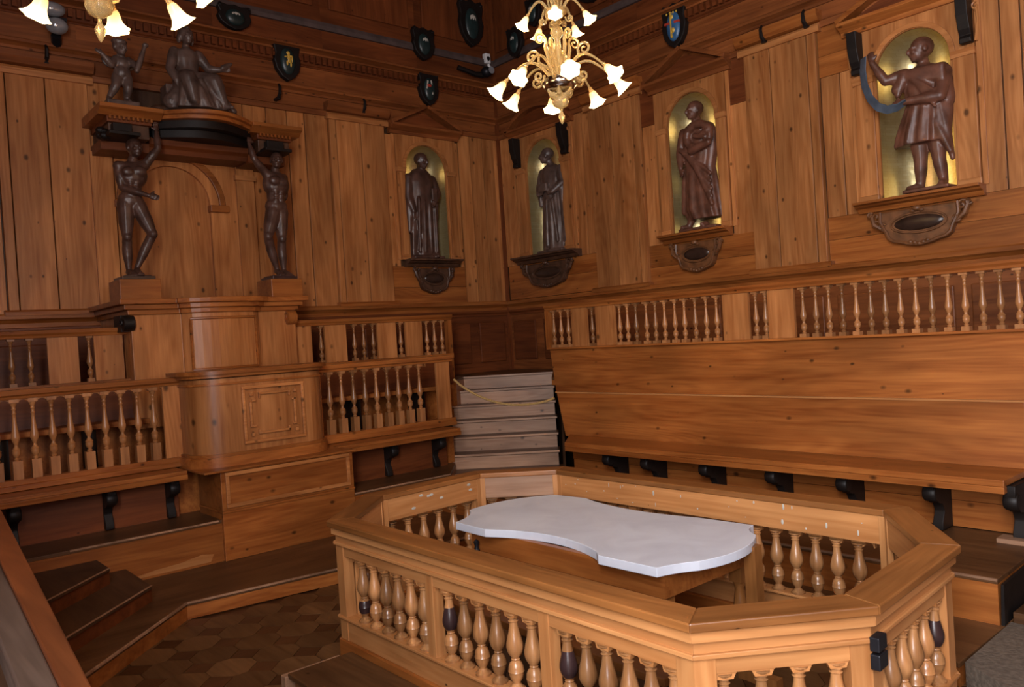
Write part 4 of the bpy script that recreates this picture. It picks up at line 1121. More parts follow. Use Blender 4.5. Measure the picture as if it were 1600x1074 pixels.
# legs with boots
limb(m, [(u0-.08, v0, 3.62), (u0-.07, v0-.02, 3.40), (u0-.09, v0+.0, 3.19)], [.085, .062, .042]); cap(m, (u0-.09, v0, 3.17), (u0-.17, v0-.08, 3.16), .042, .028)
limb(m, [(u0+.08, v0, 3.62), (u0+.10, v0-.03, 3.40), (u0+.12, v0+.0, 3.19)], [.085, .062, .044]); cap(m, (u0+.12, v0, 3.17), (u0+.13, v0-.10, 3.16), .042, .030)
s4 = carve('statue', m, 'statue_b', (u0, v0, z0), FR, 'carved wooden statue of a bald man in a short tunic, arm stretched out', 'statue', 'statues standing in the niches', voxel=.0105)
m = MB(); q = [(5.87, -.24, 4.50), (5.865, -.26, 4.36), (5.88, -.27, 4.22), (5.93, -.28, 4.08), (6.0, -.28, 3.98), (6.09, -.28, 3.93), (6.18, -.28, 3.93), (6.27, -.27, 3.965)]
pts = []
for i in range(len(q)-1):
    for k in range(4): pts.append(Vector(q[i]).lerp(Vector(q[i+1]), k/4))
m2 = MB(); band(m2, pts+[Vector(q[-1])], .085, .012, (1, -.6, .6))
solo('bandage', m2, 'cloth_blue', 'blue-grey strip of cloth hanging from the far right statue\'s hand', 'cloth', (6.05, -.28, 4.0), FR)
m = MB(); m.tube([(5.87, -.22, 4.56), (5.87, -.26, 4.50), (5.93, -.27, 4.44)], [.03, .035, .02], 8)
# second from right: man wrapped in a great cloak, with a dark hollow fold at the right
u0 = 3.73; v0 = -.02; z0 = 3.11
m = MB(); plinth(m, u0, v0, z0, .27, .15)
head(m, (u0-.0, v0-.06, 4.54), .108, yaw=-.45, hair='short'); cap(m, (u0, v0-.02, 4.46), (u0, v0, 4.36), .05, .07)
drape(m, [(3.24, u0+.06, v0, .24, .13, .14), (3.36, u0+.02, v0, .26, .14, .13), (3.6, u0+.0, v0, .23, .14, .11), (3.85, u0-.0, v0, .20, .13, .07), (4.05, u0+.02, v0, .23, .14, .05), (4.25, u0+.02, v0, .24, .14, .04), (4.36, u0+.01, v0, .20, .12, .03), (4.42, u0, v0, .09, .08, 0)], fa=6, fb=13, ph=1.2)
for k in range(9):   # ring of cloth around the arm at the right
    a = PI*.15+k*PI*1.75/8; b = a+PI*1.75/8
    P1 = (u0+.10+.17*math.cos(a), v0-.15, 4.21+.14*math.sin(a)); P2 = (u0+.10+.17*math.cos(b), v0-.15, 4.21+.14*math.sin(b)); cap(m, P1, P2, .045, .045)
cap(m, (u0+.0, v0-.16, 4.05), (u0+.26, v0-.18, 4.10), .05, .04); cap(m, (u0+.1, v0-.15, 4.2), (u0+.24, v0-.18, 4.24), .03, .03); cap(m, (u0+.05, v0-.15, 4.22), (u0+.22, v0-.19, 4.17), .030, .026)
hand(m, (u0+.17, v0-.17, 4.19), (1, 0, -.1), (0, 0, 1), .9, .5)
limb(m, [(u0-.19, v0-.02, 4.32), (u0-.24, v0-.06, 4.08), (u0-.19, v0-.13, 3.88)], [.062, .050, .032]); hand(m, (u0-.19, v0-.13, 3.88), (.2, -.1, -1), (1, -.3, 0), .95, .5)
for k in range(5): cap(m, (u0-.18+.05*k, v0-.13, 4.1-.05*k), (u0+.22, v0-.12, 3.75-.09*k), .030, .024)
cap(m, (u0-.19, v0-.02, 3.85), (u0-.25, v0-.03, 3.36), .05, .035)
cap(m, (u0-.13, v0-.03, 3.28), (u0-.17, v0-.05, 3.18), .05, .04); cap(m, (u0-.17, v0-.05, 3.16), (u0-.22, v0-.13, 3.165), .036, .026)
cap(m, (u0+.08, v0-.05, 3.17), (u0+.08, v0-.15, 3.165), .036, .026)
carve('statue', m, 'statue_b', (u0, v0, z0), FR, 'carved wooden statue of a man wrapped in a great cloak, second from right', 'statue', 'statues standing in the niches', voxel=.011)
# corner statue on the right wall: long belted robe, head turned left
u0 = 1.15; v0 = -.0; z0 = 3.15
m = MB(); plinth(m, u0, v0, z0, .26, .15)
head(m, (u0-.02, v0-.07, 4.545), .104, yaw=-.95, hair='short'); cap(m, (u0, v0-.03, 4.46), (u0, v0, 4.37), .048, .066)
drape(m, [(3.19, u0+.0, v0, .235, .13, .11), (3.5, u0, v0, .215, .13, .11), (3.8, u0, v0, .185, .125, .09), (3.98, u0, v0, .165, .12, .05), (4.03, u0, v0, .16, .115, .02), (4.12, u0, v0, .20, .13, .05), (4.3, u0, v0, .21, .12, .04), (4.38, u0, v0, .16, .10, .02), (4.43, u0, v0, .07, .06, 0)], fa=8, fb=12, ph=.5)
for s in (-1, 1):
    limb(m, [(u0+s*.18, v0, 4.33), (u0+s*.235, v0-.03, 4.12), (u0+s*.14, v0-.15, 4.00)], [.068, .060, .038])
    cap(m, (u0+s*.235, v0-.03, 4.12), (u0+s*.22, v0-.04, 3.86), .05, .03)
hand(m, (u0-.14, v0-.15, 4.0), (1, -.1, .1), (0, 0, 1), .9, .4); hand(m, (u0+.14, v0-.15, 4.0), (-1, -.1, .0), (0, 0, 1), .9, .4)
m.box(u0-.10, u0+.07, v0-.20, v0-.15, 4.02, 4.14)
cap(m, (u0+.20, v0, 4.25), (u0+.24, v0-.02, 3.3), .05, .045); cap(m, (u0+.10, v0-.12, 3.9), (u0+.16, v0-.12, 3.3), .025, .02); cap(m, (u0-.02, v0-.12, 3.9), (u0-.05, v0-.13, 3.25), .022, .02)
carve('statue', m, 'statue_g', (u0, v0, z0), FR, 'carved wooden statue in a long belted robe, right of the room corner', 'statue', 'statues standing in the niches', voxel=.011)
# left wall statue: long hooded robe, hands joined
u0 = -1.54; v0 = -.02; z0 = 3.15
m = MB(); plinth(m, u0, v0, z0, .26, .15)
head(m, (u0, v0-.07, 4.545), .108, yaw=.35, tilt=.15, hair='short'); cap(m, (u0, v0-.03, 4.46), (u0, v0, 4.37), .052, .07)
drape(m, [(3.18, u0+.0, v0, .25, .14, .12), (3.5, u0, v0, .225, .13, .12), (3.8, u0, v0, .21, .13, .08), (4.05, u0, v0, .22, .135, .05), (4.25, u0, v0, .24, .13, .04), (4.36, u0, v0, .19, .11, .02), (4.44, u0, v0, .10, .09, 0)], fa=7, fb=10, ph=2.2)
limb(m, [(u0+.20, v0, 4.30), (u0+.24, v0-.05, 4.10), (u0+.13, v0-.16, 3.98)], [.075, .07, .042]); hand(m, (u0+.13, v0-.16, 3.98), (-.5, -.1, -.8), (1, 0, 0), .95, .4)
limb(m, [(u0-.20, v0, 4.30), (u0-.235, v0-.02, 4.02), (u0-.20, v0-.09, 3.82)], [.075, .065, .040]); hand(m, (u0-.20, v0-.09, 3.82), (.1, -.1, -1), (1, 0, 0), .95, .3)
cap(m, (u0+.22, v0-.02, 4.1), (u0+.22, v0-.04, 3.75), .06, .03); cap(m, (u0-.22, v0-.02, 4.0), (u0-.24, v0-.02, 3.55), .07, .04)
for k in range(4): cap(m, (u0-.12+.09*k, v0-.12, 4.0-.04*k), (u0-.16+.10*k, v0-.13, 3.25), .022, .020)
cap(m, (u0+.1, v0-.08, 3.19), (u0+.12, v0-.17, 3.18), .036, .025)
m.box(u0+.06, u0+.15, v0-.20, v0-.17, 3.97, 4.15)
carve('statue', m, 'statue', (u0, v0, z0), FL, 'carved wooden statue in a hooded long robe, on the left wall', 'statue', 'statues standing in the niches', voxel=.0115)

# ================================================================ CANOPY OF THE LECTERN
cn = thing('canopy', 'carved wooden canopy over the lectern with a dark bowed soffit', 'canopy', (-4.82, -.4, 4.3), FL)
for a, b in ((-5.86, -5.34), (-4.26, -3.76)):
    obj('end_block', MB().box(a+.06, b-.06, -.62, 0, 4.30, 4.44), 'carve_d', cn, .006)
    obj('end_frieze', MB().box(a+.04, b-.04, -.66, 0, 4.44, 4.50), 'red_x', cn, .004)
    m = MB(); k = a+.05
    while k < b-.06: m.box(k, k+.022, -.70, -.66, 4.465, 4.50); k += .045
    obj('dentils', m, 'org_x', cn, kind='stuff')
    obj('end_cornice', MB().mould([(0, 4.50), (-.68, 4.50), (-.74, 4.54), (-.78, 4.56), (-.78, 4.60), (0, 4.60)], a-.05, b+.05), 'org_x', cn, .004)
def bowc(d0, bul, grow=0):
    pts = [(-5.33-grow, 0), (-5.33-grow, -d0)]
    for k in range(13):
        t_ = k/12; pts.append((-5.33-grow+(1.06+2*grow)*t_, -d0-bul*math.sin(PI*t_)))
    pts += [(-4.27+grow, -d0), (-4.27+grow, 0)]
    return pts
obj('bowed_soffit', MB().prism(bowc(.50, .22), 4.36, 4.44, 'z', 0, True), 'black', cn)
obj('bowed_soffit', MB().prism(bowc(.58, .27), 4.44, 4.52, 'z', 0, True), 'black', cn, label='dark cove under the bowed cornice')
obj('bowed_cornice', MB().prism(bowc(.64, .30, .02), 4.52, 4.56, 'z', 0, True), 'org_x', cn)
obj('bowed_cornice', MB().prism(bowc(.68, .33, .03), 4.56, 4.60, 'z', 0, True), 'org_x', cn)
obj('seat_step', MB().prism([(x, y*.8) for x, y in bowc(.55, .2, -.05)], 4.60, 4.66, 'z', 0, True), 'carve', cn)
obj('architrave', MB().mould([(0, 4.22), (-.40, 4.22), (-.42, 4.27), (-.47, 4.30), (-.47, 4.37), (0, 4.37)], -5.36, -4.26), 'red_x', cn)
obj('architrave_end', MB().box(-5.84, -5.36, -.45, 0, 4.2, 4.3), 'red_x', cn); obj('architrave_end', MB().box(-4.26, -3.8, -.45, 0, 4.2, 4.3), 'red_x', cn)
for (a, b) in ((-5.78, -5.60), (-4.13, -3.93)):
    obj('abacus', MB().box(a-.06, b+.06, -.80, -.45, 4.285, 4.32).box(a, b, -.72, -.5, 4.32, 4.42), 'black', cn, .005, label='black abacus on the head of the figure')
m = MB()
for k in range(7): m.ell((-5.86+.01*k, -.55+.06*math.sin(k*2), 4.33+.03*math.cos(k*1.7)), (.05, .05, .045), 8, 6)
obj('carved_leaf', m, 'black', cn)
# arch behind, with pilasters and panel
ar = thing('lectern_arch', 'round headed arch panel behind the lectern between two dark figures', 'arch', (-5.0, 0, 2.6), FL)
uc, zsg, r = -5.02, 3.74, .43
A = [(-5.42, 2.55), (-5.42, zsg), ]
m = MB(); m.box(uc-.60, uc+r+.02, -.01, .02, 2.5, 4.3); obj('back_panel', m, 'mid_z', ar, label='golden brown back panel')
A = [(-5.62, 2.5), (-5.62, 4.25), (-4.27, 4.25), (-4.27, 2.5), (uc+r, 2.5)]+[(uc+r*math.cos(PI*k/24), zsg+r*math.sin(PI*k/24)) for k in range(25)]+[(uc-r, 2.5)]
obj('arch_board', MB().prism(A, -.06, -.01, 'y'), 'mid_z', ar)
ro, ri = r+.17, r+.10
B = [(uc+ro*math.cos(PI*k/24), zsg+ro*math.sin(PI*k/24)) for k in range(25)]+[(uc+ri*math.cos(PI-PI*k/24), zsg+ri*math.sin(PI-PI*k/24)) for k in range(25)]
obj('arch_moulding', MB().prism(B, -.10, -.06, 'y'), 'org_x', ar, .006)
for s in (-1, 1): obj('impost_block', MB().box(uc+s*(r-.02), uc+s*(ro+.03), -.13, -.02, zsg-.08, zsg), 'org_x', ar, .006)
obj('side_pilaster', MB().box(-4.27, -4.05, -.09, .0, 2.5, 4.25), 'mid_z', ar); obj('side_pilaster', MB().box(-3.85, -3.66, -.06, .0, 2.5, 4.25), 'mid_z', ar)
obj('side_pilaster', MB().box(-5.86, -5.64, -.09, .0, 2.5, 4.25), 'mid_z', ar)
obj('pilaster_cap', MB().box(-4.29, -4.03, -.12, .0, 4.06, 4.12), 'mid_x', ar)
# pedestals under the figures
for (a, b, lb) in ((-5.86, -5.46, 'red-brown pedestal block under the left dark figure'), (-4.26, -3.88, 'red-brown pedestal block under the right dark figure')):
    p = thing('pedestal', lb, 'pedestal', ((a+b)/2, -.66, 2.57), FL)
    obj('block', MB().box(a, b, -.86, -.46, 2.57, 2.80), 'org_x', p, .006)
    obj('base_slab', MB().box(a+.04, b-.04, -.83, -.50, 2.80, 2.835), 'bal_dark', p, .004)

# ---- the two flayed figures carrying the canopy
def torso(m, hip, chest, neck, sL, sR, d=(0, -1, 0), k=1.0):
    k *= 1.1
    hip, chest, neck, sL, sR = map(Vector, (hip, chest, neck, sL, sR))
    ax = (chest-hip)
    m.ell(hip, (.115*k, .090*k, .095*k), 14, 8); m.ell(hip.lerp(chest, .45), (.095*k, .075*k, .12*k), 14, 8)
    m.ell(chest, (.138*k, .098*k, .135*k), 14, 8)
    cap(m, sL, chest+Vector((0, 0, .05)), .050*k, .08*k); cap(m, sR, chest+Vector((0, 0, .05)), .050*k, .08*k)
    cap(m, neck, chest+Vector((0, 0, .10)), .040*k, .05*k)
    lt = (sL-chest); rt = (sR-chest)
    m.ell(chest+lt*.42+Vector((0, -.075*k, -.02)), (.062*k, .036*k, .048*k), 10, 6); m.ell(chest+rt*.42+Vector((0, -.075*k, -.02)), (.062*k, .036*k, .048*k), 10, 6)
    for q in range(3):
        for s in (-1, 1): m.ell(hip.lerp(chest, .25+.2*q)+Vector((s*.028*k, -.068*k, 0)), (.026*k, .018*k, .026*k), 8, 6)
def leg(m, h, kn, an, foot, k=1.0):
    k *= 1.08
    h, kn, an = map(Vector, (h, kn, an))
    limb(m, [h, h.lerp(kn, .4), kn], [.078*k, .072*k, .046*k]); m.ell(kn+Vector((0, -.015, 0)), (.045*k, .045*k, .05*k), 10, 6)
    calf = kn.lerp(an, .35)+Vector((0, .02, 0)); limb(m, [kn, calf, an], [.042*k, .048*k, .026*k])
    f = Vector(foot); cap(m, an+Vector((0, .01, -.02)), f, .030*k, .020*k)
    dd = (f-an).normalized(); sd = Vector((-dd.y, dd.x, 0)).normalized() if abs(dd.x)+abs(dd.y) > .01 else Vector((1, 0, 0))
    for q in range(5): cap(m, f+sd*(-.018+.009*q)*k, f+sd*(-.024+.012*q)*k+dd*.025*k+Vector((0, 0, -.004)), .0095*k, .008*k, 6)
def arm(m, s, e, w, k=1.0):
    s, e, w = map(Vector, (s, e, w))
    m.ell(s, (.055*k, .052*k, .055*k), 10, 6); limb(m, [s, s.lerp(e, .45), e], [.046*k, .046*k, .034*k]); limb(m, [e, e.lerp(w, .3), w], [.034*k, .037*k, .022*k])
V = -.66
m = MB(); m.box(-5.78, -5.52, V-.12, V+.14, 2.835, 2.85)
head(m, (-5.59, V-.05, 4.175), .098, yaw=.25, hair=None)
torso(m, (-5.645, V, 3.64), (-5.615, V-.01, 3.90), (-5.60, V-.02, 4.08), (-5.745, V-.0, 3.985), (-5.49, V-.02, 4.01))
arm(m, (-5.49, V-.02, 4.01), (-5.355, V-.06, 4.19), (-5.345, V-.02, 4.38)); hand(m, (-5.345, V-.02, 4.38), (.0, .3, 1), (-1, 0, 0), .85, .8)
arm(m, (-5.745, V, 3.985), (-5.735, V-.03, 3.76), (-5.52, V-.20, 3.66)); hand(m, (-5.53, V-.19, 3.665), (1, -.3, -.3), (0, 0, 1), .9, .5)
leg(m, (-5.70, V, 3.60), (-5.71, V-.02, 3.25), (-5.70, V+.03, 2.91), (-5.69, V-.08, 2.87))
leg(m, (-5.59, V-.01, 3.60), (-5.475, V-.08, 3.28), (-5.63, V+.0, 2.93), (-5.63, V-.11, 2.87))
carve('flayed_figure', m, 'statue', (-5.65, V, 2.835), FL, 'dark carved nude figure left of the lectern arch, arm raised to the canopy', 'statue', 'flayed figures carrying the canopy', voxel=.0085)
m = MB(); m.box(-4.20, -3.93, V-.12, V+.14, 2.835, 2.85)
head(m, (-4.03, V-.05, 4.195), .094, yaw=-.5, hair=None)
torso(m, (-4.05, V, 3.66), (-4.04, V-.01, 3.92), (-4.04, V-.02, 4.10), (-4.15, V-.02, 4.03), (-3.94, V-.0, 4.0), k=1.06)
arm(m, (-4.15, V-.02, 4.03), (-4.31, V-.08, 4.17), (-4.345, V-.04, 4.36)); hand(m, (-4.345, V-.04, 4.36), (.3, .3, 1), (1, 0, 0), .85, .8)
arm(m, (-3.94, V, 4.0), (-3.90, V+.06, 3.80), (-3.98, V+.13, 3.68)); hand(m, (-3.98, V+.13, 3.68), (-1, 0, -.2), (0, 0, 1), .8, .5)
leg(m, (-4.09, V-.01, 3.62), (-4.205, V-.07, 3.30), (-4.08, V+.02, 2.93), (-4.08, V-.09, 2.87), 1.06)
leg(m, (-4.00, V, 3.62), (-4.02, V-.03, 3.28), (-3.99, V+.03, 2.92), (-3.98, V-.08, 2.87), 1.06)
carve('flayed_figure', m, 'statue', (-4.05, V, 2.835), FL, 'dark carved nude figure right of the lectern arch, one arm raised, back arched', 'statue', 'flayed figures carrying the canopy', voxel=.0085)
# seated lady on the canopy
V = -.55; u = -4.93
m = MB(); 
head(m, (u, V-.03, 5.50), .092, yaw=.15, hair='bun'); cap(m, (u, V, 5.42), (u, V, 5.33), .038, .05)
drape(m, [(5.02, u, V, .13, .11, .03), (5.15, u, V, .115, .09, .05), (5.25, u, V, .135, .095, .03), (5.33, u, V, .13, .08, .02), (5.37, u, V, .06, .06, 0)], fa=6, fb=9)
limb(m, [(u-.13, V, 5.32), (u-.20, V-.04, 5.12), (u-.17, V-.12, 4.97)], [.058, .050, .030]); hand(m, (u-.17, V-.12, 4.97), (.3, -.2, -.8), (1, 0, 0), .8, .5)
limb(m, [(u+.13, V, 5.32), (u+.22, V-.04, 5.17), (u+.33, V-.12, 5.16)], [.058, .048, .028]); hand(m, (u+.33, V-.12, 5.16), (1, -.2, .1), (0, 0, 1), .8, .5)
cap(m, (u+.34, V-.14, 5.18), (u+.44, V-.14, 5.24), .03, .02)
drape(m, [(4.665, u+.12, V-.08, .36, .22, .10), (4.75, u+.08, V-.10, .29, .20, .11), (4.88, u+.04, V-.09, .22, .19, .09), (5.0, u+.0, V-.04, .17, .15, .06), (5.10, u, V, .13, .11, .03)], fa=8, fb=13, ph=.8)
limb(m, [(u-.06, V-.04, 5.02), (u-.08, V-.24, 4.98), (u-.04, V-.26, 4.74)], [.10, .085, .06]); limb(m, [(u+.08, V-.04, 5.02), (u+.20, V-.24, 4.98), (u+.28, V-.26, 4.74)], [.10, .085, .05])
for k in range(5): cap(m, (u-.05+.055*k, V-.22, 4.98), (u-.02+.085*k, V-.28, 4.70), .026, .022)
cap(m, (u+.28, V-.26, 4.71), (u+.34, V-.34, 4.69), .035, .022)
m.box(u-.25, u+.2, V-.02, V+.18, 4.66, 4.95)
cap(m, (u+.10, V-.05, 5.0), (u+.42, V-.05, 4.72), .09, .06); cap(m, (u+.0, V-.05, 5.0), (u-.22, V-.05, 4.75), .09, .08); cap(m, (u+.2, V-.12, 4.95), (u+.44, V-.15, 4.70), .05, .03)
carve('seated_woman_statue', m, 'statue_g', (u, V, 4.66), FL, 'carved wooden seated woman in flowing robes on top of the canopy', 'statue', voxel=.0095)
# putto
V = -.60
m = MB(); m.box(-5.82, -5.5, V-.12, V+.1, 4.60, 4.66)
head(m, (-5.64, V-.03, 5.235), .085, yaw=.4, tilt=.1, hair='curly'); cap(m, (-5.63, V, 5.17), (-5.62, V, 5.10), .035, .05)
m.ell((-5.62, V, 5.07), (.085, .07, .08), 12, 8); m.ell((-5.63, V-.01, 4.97), (.088, .078, .085), 12, 8)
limb(m, [(-5.68, V, 5.12), (-5.74, V-.05, 5.03), (-5.83, V-.08, 5.12)], [.038, .034, .022]); hand(m, (-5.83, V-.08, 5.12), (-1, -.1, .6), (0, 0, 1), .6, .4)
limb(m, [(-5.55, V, 5.12), (-5.50, V-.10, 5.03), (-5.46, V-.14, 5.12)], [.038, .034, .022]); hand(m, (-5.46, V-.14, 5.12), (.2, 0, 1), (-1, 0, 0), .6, .6)
cap(m, (-5.52, V-.14, 4.98), (-5.43, V-.15, 5.24), .028, .020); m.ell((-5.42, V-.15, 5.26), (.035, .025, .025), 8, 6)
limb(m, [(-5.67, V, 4.93), (-5.71, V-.05, 4.82), (-5.77, V-.0, 4.70)], [.062, .045, .028]); cap(m, (-5.77, V, 4.685), (-5.79, V-.06, 4.675), .026, .018)
limb(m, [(-5.59, V, 4.93), (-5.59, V-.05, 4.82), (-5.60, V-.0, 4.70)], [.062, .045, .028]); cap(m, (-5.60, V, 4.685), (-5.59, V-.07, 4.675), .026, .018)
for s in (-1, 1): m.ell((-5.62+s*.10, V+.08, 5.10), (.09, .015, .06), 10, 6, rot=Matrix.Rotation(-s*.5, 3, 'Y'))
carve('putto_statue', m, 'statue_g', (-5.62, V, 4.60), FL, 'small carved winged child standing on the left end of the canopy', 'statue', voxel=.0085)
m = MB(); m.ell((-5.18, -.45, 4.70), (.14, .07, .045), 12, 6); m.tube([(-5.36, -.5, 4.66), (-5.25, -.5, 4.67), (-5.1, -.5, 4.74)], [.03, .025, .03], 8)
solo('carved_scroll', m, 'carve_d', 'small dark carved scroll between the child and the seated woman', 'carving', (-5.2, -.45, 4.66), FL)

# ================================================================ COATS OF ARMS
def shield(fr, u, z, w, h, fld, label, d=.10, emblem='beast', tilt=0.0):
    t = thing('coat_of_arms', label, 'shield', (u, -.02, z), fr, 'coats of arms on the walls')
    def outl(k, dy=0):
        P_ = [(-.42, .5), (-.2, .44), (0, .5), (.2, .44), (.42, .5), (.5, .36), (.44, .15), (.5, -.02), (.42, -.25), (.24, -.42), (0, -.52), (-.24, -.42), (-.42, -.25), (-.5, -.02), (-.44, .15), (-.5, .36)]
        return [(u+x*w*k, z+y*h*k) for x, y in P_]
    obj('rim', MB().prism(outl(1), -d, -.02, 'y'), 'black', t, .012)
    m = MB(); m.ell((u, -d+.01, z-.03*h), (w*.29, .05, h*.34), 18, 12); fd_ = obj('field', m, fld, t)
    m = MB(); yy = -d-.035
    if emblem == 'beast':
        for (x, y, a, b) in ((0, .02, .05, .13), (-.02, .15, .05, .05), (-.09, .05, .06, .02), (.08, .08, .05, .02), (-.07, -.10, .025, .07), (.06, -.12, .025, .08), (.11, .0, .02, .08)):
            m.ell((u+x*w, yy, z+y*h), (a*w*1.4, .012, b*h), 8, 6)
        obj('emblem', m, 'goldp', fd_, label='small gold rampant beast')
    elif emblem == 'cross':
        m.bar((u-.3*w, z+.02*h), (u+.3*w, z+.0*h), .05*h, (yy-.0, yy+.03)); obj('emblem_band', m, 'redp', fd_)
        m = MB(); m.bar((u+.01*w, z-.3*h), (u+.0, z+.28*h), .04*h, (yy-.006, yy+.03)); m.ell((u, yy, z+.16*h), (.09*w, .012, .05*h), 8, 6); m.ell((u+.05*w, yy, z-.14*h), (.07*w, .012, .06*h), 8, 6)
        obj('emblem', m, 'goldp', fd_)
        m = MB()
        for x in (-.2, -.07, .07, .2): m.ell((u+x*w, yy+.01, z+.26*h), (.035*w, .01, .03*h), 6, 4)
        obj('stars', m, 'goldp', fd_)
    elif emblem == 'bars':
        m.bar((u-.18*w, z-.05*h), (u-.10*w, z+.2*h), .05*w, (yy, yy+.03)); m.bar((u+.1*w, z-.2*h), (u+.06*w, z+.22*h), .05*w, (yy, yy+.03)); obj('emblem', m, 'whitep', fd_)
        m = MB(); m.ell((u-.08*w, yy, z+.05*h), (.12*w, .012, .05*h), 8, 6); obj('emblem_dots', m, 'redp', fd_)
    else:
        m.ell((u, yy+.01, z+.05*h), (.16*w, .014, .12*h), 8, 6); obj('emblem', m, 'whitep', fd_)
    m = MB()
    for s in (-1, 1):
        sp = [(u+s*(.42*w+.05*w*math.cos(k*.55)*(1-k/15)), -d-.0, z+.40*h+.05*w*math.sin(k*.55)*(1-k/15)) for k in range(13)]
        m.tube(sp, .010, 5)
    obj('rim_scrolls', m, 'black', t)
shield(FL, -3.50, 5.64, .36, .50, 'green', 'green coat of arms with a gold beast on the left wall cornice', emblem='beast')
shield(FL, -1.32, 5.62, .34, .48, 'green', 'dark coat of arms with pale and red bars, left wall cornice near the corner', emblem='bars')
shield(FL, -1.36, 6.26, .38, .46, 'green', 'dark grey shield above the one with bars, near the room corner', emblem='plain')
shield(FL, -.45, 6.75, .46, .70, 'green', 'large black shield high in the room corner at the top edge', emblem='plain')
shield(FL, -4.15, 6.05, .42, .30, 'green', 'dark carved ornament at the top edge above the seated woman', emblem='plain')
shield(FR, 3.52, 5.64, .36, .54, 'blue', 'blue coat of arms with a red band and gold figures, right wall cornice', emblem='cross')
shield(FR, .62, 6.36, .34, .46, 'green', 'dim grey shield high on the right wall, left of the chandelier', emblem='plain')
shield(FR, 1.05, 6.66, .30, .42, 'green', 'dim grey shield behind the upper left arm of the chandelier', emblem='plain')
shield(FR, 2.2, 6.55, .5, .30, 'green', 'dark carved ornament at the top edge right of the chandelier', emblem='plain')
# iron hooks on the cornice
for fr, u, z, lb in ((FL, -6.22, 5.24, 'small black hook on the left cornice, leftmost'), (FL, -3.66, 5.24, 'small black hook on the cornice right of the canopy'), (FL, -2.45, 5.23, 'small black hook on the cornice left of the first niche'),
                     (FR, 4.72, 5.16, 'small black hook on the cornice above the right wall pilaster'), (FR, 5.22, 5.16, 'small black hook at the right edge of the right wall pilaster')):
    m = MB(); m.tube([(u, -.10, z-.10), (u, -.15, z-.06), (u, -.16, z+.02), (u, -.13, z+.06)], [.022, .022, .018, .014], 7); m.box(u-.02, u+.02, -.12, 0, z-.12, z-.09)
    solo('iron_hook', m, 'black', lb, 'hook', (u, -.1, z-.1), fr, 'hooks on the cornice')
# sensor and spotlights in the corner
t = thing('motion_sensor', 'small white sensor box with black lens high in the room corner', 'sensor', (-.17, -.08, 6.2), FL)
obj('housing', MB().box(-.225, -.13, -.10, -.02, 6.18, 6.33), 'white', t, .008)
obj('lens', MB().ell((-.175, -.10, 6.25), (.03, .02, .035), 12, 8), 'black', t)
obj('bracket', MB().tube([(-.15, -.06, 6.18), (-.12, -.06, 6.12), (-.10, -.06, 6.07)], .022, 8), 'white', t)
t = thing('spotlight', 'black spotlight on a bracket left of the white sensor', 'spotlight', (-.3, -.1, 6.02), FL)
obj('lamp_body', MB().ell((-.28, -.16, 6.01), (.085, .085, .08), 14, 10), 'iron', t)
obj('arm', MB().tube([(-.74, -.05, 6.03), (-.6, -.08, 6.0), (-.45, -.09, 5.97), (-.3, -.1, 5.98)], [.04, .035, .04, .05], 8), 'black', t)
obj('lens', MB().lathe([(.05, 0), (.055, .015), (.0, .02)], (-.25, -.235, 6.02), 12, M=Matrix.Rotation(PI/2, 3, 'X')), 'lens', t)
t = thing('floodlight', 'grey glass floodlight at the top left beside the chandelier', 'floodlight', (-6.14, -.15, 5.45), FL)
obj('reflector', MB().ell((-6.15, -.22, 5.66), (.12, .08, .075), 14, 8), 'lens', t)
obj('glass', MB().ell((-6.12, -.20, 5.50), (.11, .09, .085), 14, 8), 'lens', t)
obj('holder', MB().box(-6.25, -6.02, -.2, 0, 5.565, 5.60).tube([(-6.12, -.14, 5.42), (-6.1, -.05, 5.36)], .05, 8), 'iron', t)

# ================================================================ CHANDELIERS
def spiral(c, r, a0, turns, e1, e2, k0=1.0, n=22):
    c = Vector(c); e1 = Vector(e1); e2 = Vector(e2); out = []
    for i in range(n):
        t_ = i/(n-1); a = a0+turns*2*PI*t_; rr_ = r*(1-t_*.85); out.append(c+e1*rr_*math.cos(a)+e2*rr_*math.sin(a))
    return out
def bell_mesh():
    m = MB()
    prof = [(.012, 0), (.020, -.005), (.030, -.02), (.036, -.045), (.040, -.07), (.048, -.095), (.062, -.118), (.078, -.132), (.076, -.134), (.058, -.118), (.044, -.095), (.034, -.06), (.028, -.03)]
    m.lathe(prof, n=24, wave=lambda k, n, z: (.09*max(0, (-z-.07)/.06)*math.cos(6*2*PI*k/n)) if z < -.07 else 0)
    return build_mesh('glass_bell', m, 'shade', (0,0,0))
BELL = bell_mesh()
BULBM = build_mesh('bulb', MB().ell((0, 0, -.085), (.026, .026, .040), 12, 8), 'bulb', (0,0,0))
SOCK = build_mesh('socket', MB().lathe([(.010, .035), (.016, .03), (.018, .0), (.022, -.004)], (0,0,0), 12), 'glass', (0,0,0))
